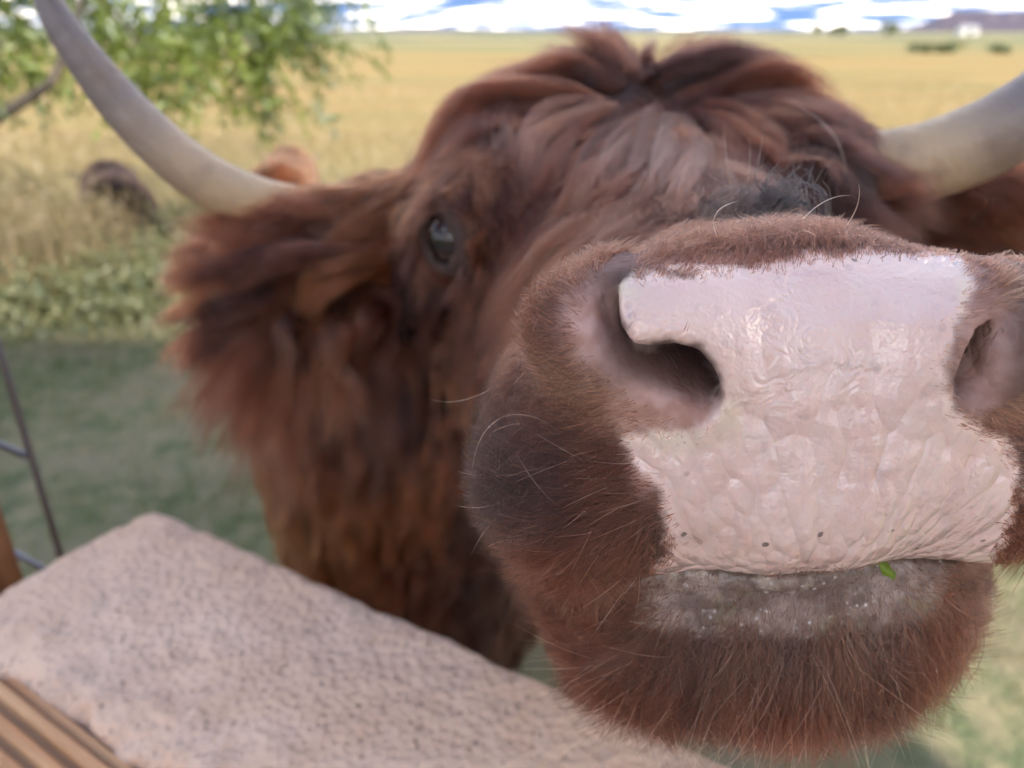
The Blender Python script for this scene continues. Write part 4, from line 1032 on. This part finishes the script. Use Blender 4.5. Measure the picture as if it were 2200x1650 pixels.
    bare = np.clip(fc_(sstep(14, -30, sdp + jit * .6) * upper * (V[:, 1] < .05)) + fc_(gum) * 2 + fc_(nod) + fc_(sstep(.006, .003, hs) * (V[:, 1] < .1)), 0, 1)
    thin = 1 - .78 * np.clip(fc_(pink) * 1.2, 0, 1) * (fpy > 570) - .72 * fc_(lip)
    sel = lambda dn: sample_surface(W, Nn, F, dn)
    p, n, T, b = sel(3.4e6 * muz * (1 - bare) * np.clip(thin, .1, 1) * vis)
    x, y, _ = to_px(p); fl, ln, lift, tone = F_MUZ(x, y)
    N_ = len(p); print('muzzle strands', N_)
    pr = vnoise(p, 130, 31); pr2 = vnoise(p, 130, 33)
    dirs = scr(fl) + .35 * (CR * pr[:, None] + CU * pr2[:, None]) + .28 * rng.normal(size=(N_, 3))
    tan = unit(dirs - n * (dirs * n).sum(1, keepdims=True))
    lift = np.clip(lift + .12 * rng.normal(size=N_), .08, .9)[:, None]
    d0 = unit(tan * (1 - lift) + n * lift)
    ln = ln * (.35 + .65 * sstep(0, 60, (sdp[T] * b).sum(1))) * (1 - .45 * (lip[T] * b).sum(1)) * rng.uniform(.55, 1.25, N_) * (1 + .25 * vnoise(p, 60, 35))
    K = 5; s = np.linspace(0, 1, K)[None, :, None]
    pts = p[:, None] + ln[:, None, None] * (d0[:, None] * s + (tan * .45 - n * .30 * lift + np.array([0, 0, -.18]) * (ln[:, None] / .018))[:, None] * s**2)
    tn = tone * (1 + .30 * rng.normal(size=(N_, 1))).clip(.35, 2.0)
    gold = rng.random(N_) < .10
    tn[gold] = tn[gold] * 1.6 + np.array([.10, .055, .03])
    rad = (.00005 + .00005 * rng.random(N_))[:, None] * np.array([1, 1, .85, .6, .12])[None] * (1 + .4 * (ln > .012))[:, None]
    h = hair_color(hair_obj('muzzle_fur', pts, rad, {}, M_FUR, root), tn)

    # ================= long coat: locks that gather towards their tips
    hv = fc_(V)
    eyed = np.linalg.norm(hv - EYE, axis=1)
    lng = sstep(.020, .026, eyed) * sstep(.115, .150, hv[:, 1] + .02 * fc_(vnoise(V, 40, 9))) * (hv[:, 1] < 2.5) * (hv[:, 2] > -1.2)
    nearw = np.where(fd < .95, 1.0, .35)
    visl = .5 + .5 * sstep(-.75, -.3, fc_(fc))
    p, n, T, b = sel(6000 * lng * visl * nearw)
    x, y, dd = to_px(p); fl, ln, lift, tone = F_HEAD(x, y)
    body_m = sstep(.85, 1.1, dd)
    G = len(p); print('locks', G)
    ln = ln * (1 - body_m) + .09 * body_m
    down = np.array([0, 0.25, -1.0])
    def flow3(q, n):
        fx, fy, dq = to_px(q); f = scr(F_HEAD(fx, fy)[0]); m = body_m[:, None]
        return unit(f * (1 - m) + down * m)
    f3 = flow3(p, n) + .35 * np.stack([vnoise(p, 22, 41), vnoise(p, 22, 42), vnoise(p, 22, 43)], 1)
    tan = unit(f3 - n * (f3 * n).sum(1, keepdims=True)); lift = lift[:, None]
    cur = unit(tan * (1 - lift) + n * lift); pos = p.copy()
    ln = ln * rng.uniform(.8, 1.5, G)
    K = 9; path = [pos]
    cp_ = rng.random(G) * 6.28; cf = rng.uniform(3, 7, G); ca = rng.uniform(.08, .36, G)
    for k in range(1, K):
        step = ln / (K - 1)
        ft = flow3(pos, n)
        ph = cp_ + cf * k / K * 1.6
        sw = np.cross(cur, n); 
        cur = unit(.72 * cur + .24 * ft + sw * (ca * np.sin(ph))[:, None] + n * (ca * .5 * np.cos(ph))[:, None] + np.array([0, 0, -.05]) - n * .035)
        pos = pos + cur * step[:, None]
        v = g.sample(loc(pos)); push = np.maximum(.003 + .0035 * rng.random(G) - v, 0)
        pos = pos + n * np.minimum(push, .02)[:, None]
        path.append(pos)
    path = np.stack(path, 1)
    small = (ln < .03)
    C = 58
    idx = np.repeat(np.arange(G), C); M_ = len(idx)
    e1 = unit(np.cross(n, cur)); e2 = np.cross(n, e1)
    rr = np.sqrt(rng.random(M_)) * (.0085 + .004 * (ln[idx] > .04)); an = rng.random(M_) * 6.283
    off = (e1[idx] * np.cos(an)[:, None] + e2[idx] * np.sin(an)[:, None]) * rr[:, None]
    t = np.linspace(0, 1, K)
    cl = rng.uniform(.25, .80, G)[idx]
    taper = 1 - cl[:, None] * t[None]**.8
    lf = rng.uniform(.72, 1.05, M_)
    # shorten child strands by resampling the guide
    ti = t[None] * lf[:, None] * (K - 1); i0 = np.clip(ti.astype(int), 0, K - 2); fr = (ti - i0)[..., None]
    base = path[idx[:, None], i0] * (1 - fr) + path[idx[:, None], i0 + 1] * fr
    frz = (rng.normal(size=(M_, 1, 3)) * .0020 * t[None, :, None] + rng.normal(size=(M_, 1, 3)) * .0040 * t[None, :, None]**3)
    pts = base + off[:, None] * taper[..., None] + frz
    root_v = g.sample(loc(pts[:, 0])); pts -= (n[idx] * np.clip(root_v, -.01, .01)[:, None])[:, None] * (1 - t)[None, :, None]**2
    lt = np.exp(.45 * rng.normal(size=(G, 1))).clip(.35, 2.4)
    tn = tone[idx] * lt[idx] * (1 + .18 * rng.normal(size=(M_, 1))).clip(.5, 1.6)
    dz = np.clip(dd[idx] / .5, .6, 3)
    rad = (.00011 + .00006 * rng.random(M_))[:, None] * np.array([1, 1, 1, 1, .95, .85, .7, .45, .1])[None] * dz[:, None]
    # keep the eyes clear
    ok = np.ones(M_, bool); lp = loc(pts.reshape(-1, 3)).reshape(M_, K, 3)
    for s_ in (1,):
        e = EYE * [s_, 1, 1]; ax_ = unit(np.array([-s_ * .30, -.92, .22]))
        q = lp - e; al = (q * ax_).sum(2); dd_ = np.linalg.norm(q - al[..., None] * ax_, axis=2)
        ok &= ~((al > -.012) & (al < .12) & (dd_ < .0135)).any(1)
    pts, rad, tn = pts[ok], rad[ok], tn[ok]
    hair_color(hair_obj('coat', pts, rad, {}, M_FUR, root), tn)
    return root, body, g, (W, Nn, F, V)
def hair_color(o, tn):
    a = o.data.attributes.new('tone', 'FLOAT_COLOR', 'CURVE')
    a.data.foreach_set('color', np.concatenate([np.clip(tn, .004, .9), np.ones((len(tn), 1))], 1).astype(np.float32).ravel())
    return o
COW, BODY, GRID, SURF = build_main_cow()
# ------------------------------------------------------------------ horns, eyes, whiskers
def horn_mat():
    t = NT('horn'); o = t.coord('Object'); a = t.attr('along')
    n = t.noise(30, 3, .6, o); n2 = t.noise(9, 3, .6, o)
    aw = t.math('ADD', a, t.math('MULTIPLY', t.math('SUBTRACT', n2, .5), .35))
    c = t.ramp(aw, [(0.0, (.36, .225, .12)), (.26, (.45, .32, .185)), (.42, (.34, .255, .175)), (.56, (.18, .15, .14)), (1.0, (.095, .085, .09))])
    c = t.mix(t.math('MULTIPLY', t.rng(n, .48, .70), .55), c, (.20, .14, .10))
    rg = t.math('SINE', t.math('ADD', t.math('MULTIPLY', a, 170), t.math('MULTIPLY', n2, 14)))
    t.bsdf(c, .42, .5, t.bump(t.math('ADD', t.math('MULTIPLY', rg, .05), t.noise(140, 3, .6, o)), .45, .003)); return t.m
M_HORN = horn_mat()
def make_horn(pts, label, parent):
    pa = np.array([P(a, b, c) for a, b, c, _ in pts]); s = spline(pa, 60); rs = np.interp(np.linspace(0, 1, 60), np.linspace(0, 1, len(pts)), [q[3] for q in pts])
    al = np.linspace(0, 1, 60); rs = rs * (1 + .012 * np.sin(al * 85) * sstep(.5, .1, al) + .015 * vnoise(np.stack([al * 30, al * 0, al * 0], 1), 1, 4))
    v, f = tube(s, rs, 28); o = mesh_obj('horn', v, f, M_HORN, parent); vattr(o, 'along', np.concatenate([np.repeat(al, 28), [0, 1]])); o['label'] = label
make_horn([(900, 462, .548, .0175), (790, 470, .55, .0172), (640, 455, .53, .0172), (500, 415, .51, .0170), (385, 345, .495, .0162), (275, 240, .48, .0145), (185, 130, .465, .0118), (118, 30, .455, .0090), (84, -60, .45, .006), (72, -120, .445, .0015)], 'long horn curving up to the left, cream at its base and dark grey at its tip', COW)
make_horn([(1740, 382, .505, .0235), (1830, 372, .49, .0240), (1960, 355, .47, .0238), (2080, 315, .455, .0228), (2180, 262, .44, .0215), (2290, 175, .43, .019), (2380, 70, .42, .015), (2450, -60, .41, .010), (2490, -180, .41, .002)], 'thick cream horn running out past the right edge', COW)

def eye_mat():
    t = NT('cow_eye'); t.bsdf(t.mix(t.attr('iris'), (.004, .004, .006), (.018, .009, .006)), .04, .5); return t.m
M_EYE = eye_mat()
for s in (1, -1):
    e = EYE * [s, 1, 1]; n1, n2 = 24, 32; th = np.linspace(0, math.pi, n1); ph = np.linspace(0, 2*math.pi, n2, endpoint=False)
    v = np.array([[math.sin(a)*math.cos(b), math.sin(a)*math.sin(b), math.cos(a)] for a in th for b in ph])
    ne = unit(np.array([-s*.80, -.60, .08])); k = v @ ne
    v = v * (.0190 + .0012 * np.clip(k, 0, 1)[:, None]**8)
    f = [(i*n2+j, (i+1)*n2+j, (i+1)*n2+(j+1)%n2, i*n2+(j+1)%n2) for i in range(n1-1) for j in range(n2)]
    o = mesh_obj('eye', wor(e + v), f, M_EYE, COW); vattr(o, 'iris', sstep(.55, .62, k) * sstep(.93, .86, k))

def raycast_depth(px, py):
    """depth of the cow skin along a ray (search through the field)"""
    ds = np.linspace(.14, .9, 900); q = np.array([P(px, py, d) for d in ds]); v = GRID.sample(loc(q)); i = np.argmax(v < 0)
    return ds[i] if (v < 0).any() else None
def whiskers():
    S = []; Rd = []; T = []
    K = 8
    def add(p0, p1, bow, r_, tone):
        d0 = raycast_depth(*p0)
        if d0 is None: return
        a = P(p0[0], p0[1], d0 + .001); b = P(p1[0], p1[1], d0 * bow[2]); m = (a + b) / 2 + CR * bow[0] + CU * bow[1]
        t = np.linspace(0, 1, K)[:, None]; S.append((1-t)**2 * a + 2*t*(1-t) * (2*m - (a + b)/2) + t**2 * b); Rd.append(r_ * np.array([1, 1, .95, .9, .8, .65, .4, .1])); T.append(tone)
    pale = (.80, .66, .52); tan = (.45, .28, .17)
    for p0, p1, bow, r_ in [((1205, 930), (1088, 893), (0, .002, .97), .00016), ((1125, 885), (1014, 1012), (-.003, .004, 1.02), .00017), ((1140, 912), (1058, 928), (0, .001, .98), .00013),
        ((1110, 1062), (980, 1086), (0, -.002, 1.0), .00013), ((1100, 1000), (985, 1012), (0, -.002, 1.02), .00010), ((1110, 800), (925, 858), (-.001, -.004, 1.08), .00012), ((1115, 760), (1050, 800), (0, 0, 1.03), .00009),
        ((1110, 1100), (1012, 1192), (0, .004, 1.0), .00010), ((1060, 970), (1060, 1140), (-.004, 0, 1.0), .00010),
        ((1550, 528), (1588, 432), (-.004, .002, .98), .00014), ((1580, 445), (1558, 262), (-.002, .004, .96), .00014), ((1590, 470), (1608, 292), (.002, .003, .97), .00011), ((1600, 450), (1530, 395), (0, .002, .97), .00010),
        ((1690, 370), (1688, 365), (0, 0, .98), .0001), ((1815, 400), (1684, 212), (.010, .004, .95), .00013), ((1800, 505), (1845, 395), (.002, 0, .96), .00014), ((1895, 470), (1948, 372), (.002, -.001, .95), .00018), ((1750, 440), (1762, 345), (.001, 0, .96), .0001),
        ((1990, 470), (2185, 458), (0, .014, .96), .00017), ((2010, 480), (2200, 300), (.002, -.002, .95), .00009), ((1960, 480), (2140, 410), (0, .003, .95), .00009), ((2165, 590), (2190, 560), (0, 0, .97), .00018), ((1500, 480), (1380, 486), (0, .003, .98), .0001), ((1700, 500), (1830, 420), (0, .003, .96), .00009), ((1640, 420), (1745, 405), (0, .006, .96), .0001)]:
        add(p0, p1, bow, r_, pale)
    W, Nn, F, V = SURF
    # scattered pale bristles on lip and chin, following the coat
    fcen = V[F].mean(1); n = fcen[:, 1] < .11
    T3, px, py = None, *to_px(W[F].mean(1))[:2]
    cand = np.where(n & ((Nn[F].mean(1) * unit(CC - W[F].mean(1))).sum(1) > -.2))[0]
    zone = ((px[cand] < 1400) & (py[cand] > 960) & (py[cand] < 1290)) * 1.0 + ((py[cand] > 1390)) * 1.5 + ((px[cand] < 1450) & (py[cand] > 1290)) * .8 + ((py[cand] < 520) & (py[cand] > 430) & (px[cand] > 1250)) * .35
    A = np.linalg.norm(np.cross(W[F[cand, 1]] - W[F[cand, 0]], W[F[cand, 3]] - W[F[cand, 0]]), axis=1) * zone
    pick = rng.choice(cand, 520, replace=True, p=A / A.sum())
    p = W[F[pick]].mean(1); nn = unit(Nn[F[pick]].mean(1)); x, y, _ = to_px(p); fl, ln, lf, _t = F_MUZ(x, y)
    tn = scr(fl) + .3 * rng.normal(size=(len(p), 3)); tn = unit(tn - nn * (tn * nn).sum(1, keepdims=True))
    L = np.where(y > 1380, rng.uniform(.016, .040, len(p)), rng.uniform(.006, .016, len(p)))
    t = np.linspace(0, 1, K)[None, :, None]
    pts = p[:, None] + L[:, None, None] * ((tn * .75 + nn * .55)[:, None] * t + (tn * .25 - nn * .18 + np.array([0, 0, -.20]) + .16 * rng.normal(size=(len(p), 3)))[:, None] * t**2)
    S = np.concatenate([np.array(S), pts]); 
    rr = (rng.uniform(.00006, .00012, len(p)))[:, None] * np.array([1, 1, .95, .9, .8, .65, .4, .1])
    Rd = np.concatenate([np.array(Rd), rr]); mixv = rng.random(len(p))[:, None]
    T = np.concatenate([np.array(T), np.array(pale) * mixv + np.array(tan) * (1 - mixv)])
    hair_color(hair_obj('whiskers', S, Rd, {}, M_WHISK, COW, 'pale stiff whiskers on the muzzle and chin'), T)
whiskers()

# ------------------------------------------------------------------ hand-laid locks: forelock, ear fringe, dark tuft behind the nose
def locks(name, table, label, clump=.75, at=None):
    S, Rd, T = [], [], []; K = 12
    for pts, cnt, w, tone, off, reps in table:
        for r_ in range(reps):
            q = np.array(pts, float) + (rng.normal(size=2) * 14 if r_ else 0) + rng.normal(size=(len(pts), 2)) * (9 if r_ else 0)
            s = spline(np.column_stack([q, np.zeros(len(q))]), K)[:, :2]; dep = []
            for k, (a, b) in enumerate(s):
                d = at or raycast_depth(a, b); dep.append(d if d is not None and d < .75 else (dep[-1] if dep else .52))
            dep = np.convolve(np.pad(dep, 2, 'edge'), np.ones(5) / 5, 'valid')
            t = np.linspace(0, 1, K); dep = dep - .004 - (off + rng.uniform(-.004, .006)) * np.sin(np.pi * np.clip(t * .9 + .08, 0, 1))
            path = np.array([P(a, b, d) for (a, b), d in zip(s, dep)])
            tan = unit(np.gradient(path, axis=0)); e1 = unit(np.cross(tan, CF)); e2 = np.cross(tan, e1)
            n = cnt; rr = np.sqrt(rng.random(n)) * w; an = rng.random(n) * 6.283
            cl = (1 - clump * t**1.3)[None] * (.35 + .65 * np.sin(np.pi * np.clip(t + .12, 0, .5)))[None]
            wav = .0022 * np.sin(t * rng.uniform(7, 13) + rng.random() * 6)
            off3 = (np.cos(an)[:, None] * rr[:, None] * cl)[..., None] * e1[None] + (np.sin(an)[:, None] * rr[:, None] * cl * .6)[..., None] * e2[None] + (wav[:, None] * e1)[None]
            st = path[None] + off3 + rng.normal(size=(n, 1, 3)) * .0030 * (t**1.5)[None, :, None] * (1 + 2 * (rng.random((n, 1, 1)) < .12))
            lf = rng.uniform(.75, 1.0, n); ti = t[None] * lf[:, None] * (K - 1); i0 = np.clip(ti.astype(int), 0, K - 2); fr = (ti - i0)[..., None]; ar = np.arange(n)[:, None]
            S.append(st[ar, i0] * (1 - fr) + st[ar, i0 + 1] * fr)
            Rd.append((.00011 + .00006 * rng.random(n))[:, None] * np.array([1, 1, 1, 1, 1, 1, .95, .9, .8, .65, .4, .1])[None])
            lt = np.exp(.4 * rng.normal()); T.append(np.array(TONE[tone]) * lt * (1 + .2 * rng.normal(size=(n, 1))).clip(.5, 1.6))
    hair_color(hair_obj(name, np.concatenate(S), np.concatenate(Rd), {}, M_FUR, COW, label), np.concatenate(T))
locks('forelock', [
 ([(1290, 215), (1150, 185), (1020, 205), (945, 290), (905, 360), (880, 410)], 130, .008, 'b', .018, 4), ([(1270, 225), (1150, 205), (1080, 245), (1095, 330), (1085, 420)], 110, .007, 'b', .02, 3),
 ([(1300, 230), (1190, 265), (1135, 340), (1110, 450)], 110, .007, 'l', .02, 3), ([(1330, 240), (1235, 290), (1185, 380), (1140, 480)], 110, .007, 'b', .02, 3), ([(1380, 240), (1300, 310), (1240, 400), (1195, 490)], 120, .008, 'b', .022, 3),
 ([(1400, 250), (1330, 340), (1290, 420), (1230, 505)], 120, .008, 'l', .022, 3), ([(1420, 250), (1380, 350), (1330, 440), (1270, 500)], 110, .007, 'b', .022, 3), ([(1440, 250), (1430, 340), (1400, 420), (1330, 480)], 110, .007, 'l', .024, 3),
 ([(1460, 250), (1490, 330), (1470, 420), (1410, 465)], 110, .007, 'l', .024, 3), ([(1480, 240), (1560, 280), (1600, 340), (1610, 410)], 110, .007, 'b', .022, 3), ([(1500, 230), (1600, 250), (1670, 310), (1690, 390)], 110, .007, 'b', .02, 3),
 ([(1450, 220), (1560, 190), (1660, 170), (1740, 190), (1795, 250)], 130, .008, 'b', .018, 4), ([(1430, 200), (1520, 150), (1620, 130), (1710, 145)], 120, .008, 'd', .014, 3), ([(1330, 190), (1250, 155), (1170, 160), (1080, 180), (1000, 220)], 120, .008, 'b', .014, 3),
 ([(1290, 190), (1240, 150), (1205, 105)], 60, .005, 'd', .01, 2), ([(1400, 170), (1385, 125), (1400, 92)], 60, .006, 'd', .01, 3), ([(1340, 170), (1310, 130), (1290, 100)], 50, .005, 'd', .01, 2), ([(1450, 170), (1450, 130), (1480, 100)], 50, .005, 'b', .01, 2),
 ([(920, 400), (880, 400), (830, 400), (790, 410)], 60, .006, 'o', .006, 2), ([(910, 430), (870, 440), (850, 480), (840, 520)], 60, .005, 'o', .008, 2), ([(1030, 500), (1020, 540), (1015, 590), (985, 650)], 60, .004, 'o', .003, 2),
], 'long wavy reddish-brown locks falling over the forehead', .58)
locks('dark_tuft', [
 ([(1550, 540), (1600, 465), (1645, 418), (1682, 388)], 26, .007, 'k', .002, 4), ([(1745, 540), (1725, 460), (1698, 415), (1668, 388)], 22, .007, 'x', .002, 3), ([(1640, 540), (1652, 450), (1676, 398)], 26, .007, 'x', .002, 4), ([(1500, 540), (1560, 465), (1615, 432)], 22, .006, 'k', .002, 3),
], 'blackish tuft of hair on the bridge behind the nose', .15, .280)
locks('ear_fringe', [
 ([(820, 535), (700, 540), (600, 555), (500, 600), (425, 650)], 110, .008, 'b', .012, 3), ([(830, 560), (730, 560), (665, 605), (640, 690)], 100, .007, 'o', .014, 3), ([(840, 580), (745, 595), (690, 645), (660, 715)], 100, .007, 'o', .014, 2),
 ([(620, 540), (520, 555), (440, 590), (362, 615)], 100, .007, 'b', .012, 3), ([(650, 690), (612, 725), (620, 800), (615, 900)], 90, .006, 'l', .012, 3), ([(700, 680), (722, 760), (760, 830), (785, 910)], 90, .006, 'l', .012, 3),
 ([(770, 680), (740, 760), (700, 850)], 90, .007, 'b', .012, 3), ([(830, 650), (785, 700), (770, 810)], 90, .007, 'b', .012, 3), ([(570, 700), (485, 745), (432, 795)], 90, .007, 'b', .012, 3), ([(600, 640), (500, 665), (415, 705)], 100, .007, 'd', .012, 3), ([(855, 700), (842, 800), (850, 925)], 90, .007, 'd', .012, 3), ([(540, 600), (450, 630), (370, 670)], 90, .007, 'o', .010, 3),
], 'shaggy hair hanging from the left ear', .35)

# bits of grass at the mouth
def leaf_bit(name, px, py, sz, lab, col, rot):
    d = raycast_depth(px, py) - .0015
    c = P(px, py, d); t = NT(name + '_green'); n_ = t.noise(300, 2); t.bsdf(t.mix(n_, col, tuple(1.7 * q for q in col)), .5, .4)
    a1 = CR * math.cos(rot) + CU * math.sin(rot); a2 = -CR * math.sin(rot) + CU * math.cos(rot)
    prof = [(-.25, .06), (.1, .30), (.5, .22), (.8, .30), (1.15, .02), (.75, -.10), (.45, -.30), (.12, -.16)]
    top = [c + (a1 * (u - .5) + a2 * v) * sz - CF * (.0008 + .0012 * math.sin(u * 3)) for u, v in prof]; bot = [q + CF * .0004 for q in top]
    m = len(prof); f = [tuple(range(m)), tuple(range(2*m-1, m-1, -1))] + [(k, m + k, m + (k+1) % m, (k+1) % m) for k in range(m)]
    tag(mesh_obj(name, top + bot, f, t.m, origin=tuple(c)), lab, 'leaf')
leaf_bit('leaf_scrap', 1902, 1226, .0062, 'bright green scrap of leaf sticking out between the lips', (.11, .17, .015), -.9)
leaf_bit('leaf_scrap', 1308, 1279, .0040, 'dull green leaf flake stuck at the left mouth corner', (.05, .12, .06), .2)

# ------------------------------------------------------------------ two cows resting in the field behind
def resting_cow(px, py, yaw, label, tone, scale=1.0):
    base = on_z(px, py, 0)
    g = Grid(axis(-.55, (.55, .028)), axis(-1.2, (1.3, .03)), axis(-.05, (1.0, .028)))
    E, K = g.ell, g.cone
    E((0, .05, .34), (.30, .72, .34), .1); E((0, .48, .36), (.31, .36, .33), .1); E((.02, -.45, .38), (.26, .34, .33), .1)
    K((.0, -.66, .45), (.05, -.95, .40), .17, .12, .08); K((.05, -.95, .40), (.10, -1.12, .22), .105, .065, .05)
    for s in (-1, 1):
        K((s*.22, -.62, .12), (s*.16, -.95, .07), .09, .05, .05); K((s*.16, -.95, .07), (s*.14, -.72, .05), .045, .04, .03)
        K((s*.30, .55, .16), (s*.36, .15, .10), .13, .07, .06); K((s*.36, .15, .10), (s*.33, .45, .05), .055, .04, .03)
        K((.05 + s*.09, -.93, .46), (.05 + s*.22, -.93, .44), .035, .03, .02)
    K((0, .80, .50), (.04, .87, .12), .035, .025, .03)
    g.f += 0
    V, F = g.mesh(); V *= scale
    c, s_ = math.cos(yaw), math.sin(yaw); M = np.array([[c, -s_, 0], [s_, c, 0], [0, 0, 1]])
    W = V @ M.T + base; root = empty('resting_cow', tuple(base), label, 'cow', 'cows resting in the field behind')
    t = NT('resting_cow_hide'); t.bsdf(tuple(.6 * x for x in tone), .9, .1); mesh_obj('body', W, F, t.m, root)
    N = vnormals(W, F); p, n, T, b = sample_surface(W, N, F, np.full(len(F), 3500.0))
    G = len(p); dn = np.array([0, 0, -1.0]) + .4 * rng.normal(size=(G, 3)); tn = unit(dn - n * (dn * n).sum(1, keepdims=True)); tt = np.linspace(0, 1, 5)[None, :, None]; L = rng.uniform(.05, .11, G)[:, None, None]
    pts = p[:, None] + L * ((tn * .75 + n * .4)[:, None] * tt + (tn * .2 - n * .15)[:, None] * tt**2)
    rad = np.full((G, 1), .0022) * np.array([1, 1, .9, .6, .15])[None]
    hair_color(hair_obj('coat', pts, rad, {}, M_FUR, root), np.array(tone) * rng.uniform(.6, 1.5, (G, 1)))
    for q in (-1, 1):
        hp = spline(np.array([(.05 + q*.07, -.95, .49), (.05 + q*.22, -.99, .50), (.05 + q*.30, -1.02, .53), (.05 + q*.33, -1.02, .58)]) * scale, 14)
        v, f = tube(hp @ M.T + base, np.linspace(.032, .006, 14) * scale, 10); o = mesh_obj('horn', v, f, M_HORN, root); vattr(o, 'along', np.concatenate([np.repeat(np.linspace(0, 1, 14), 10), [0, 1]]))
    return root
resting_cow(268, 522, R(207), 'dark brown cow resting among the weeds behind the left horn', (.016, .007, .004), .88)
resting_cow(626, 484, R(188), 'rust-brown cow resting above the left horn base, its back in the sun', (.17, .050, .018), .92)
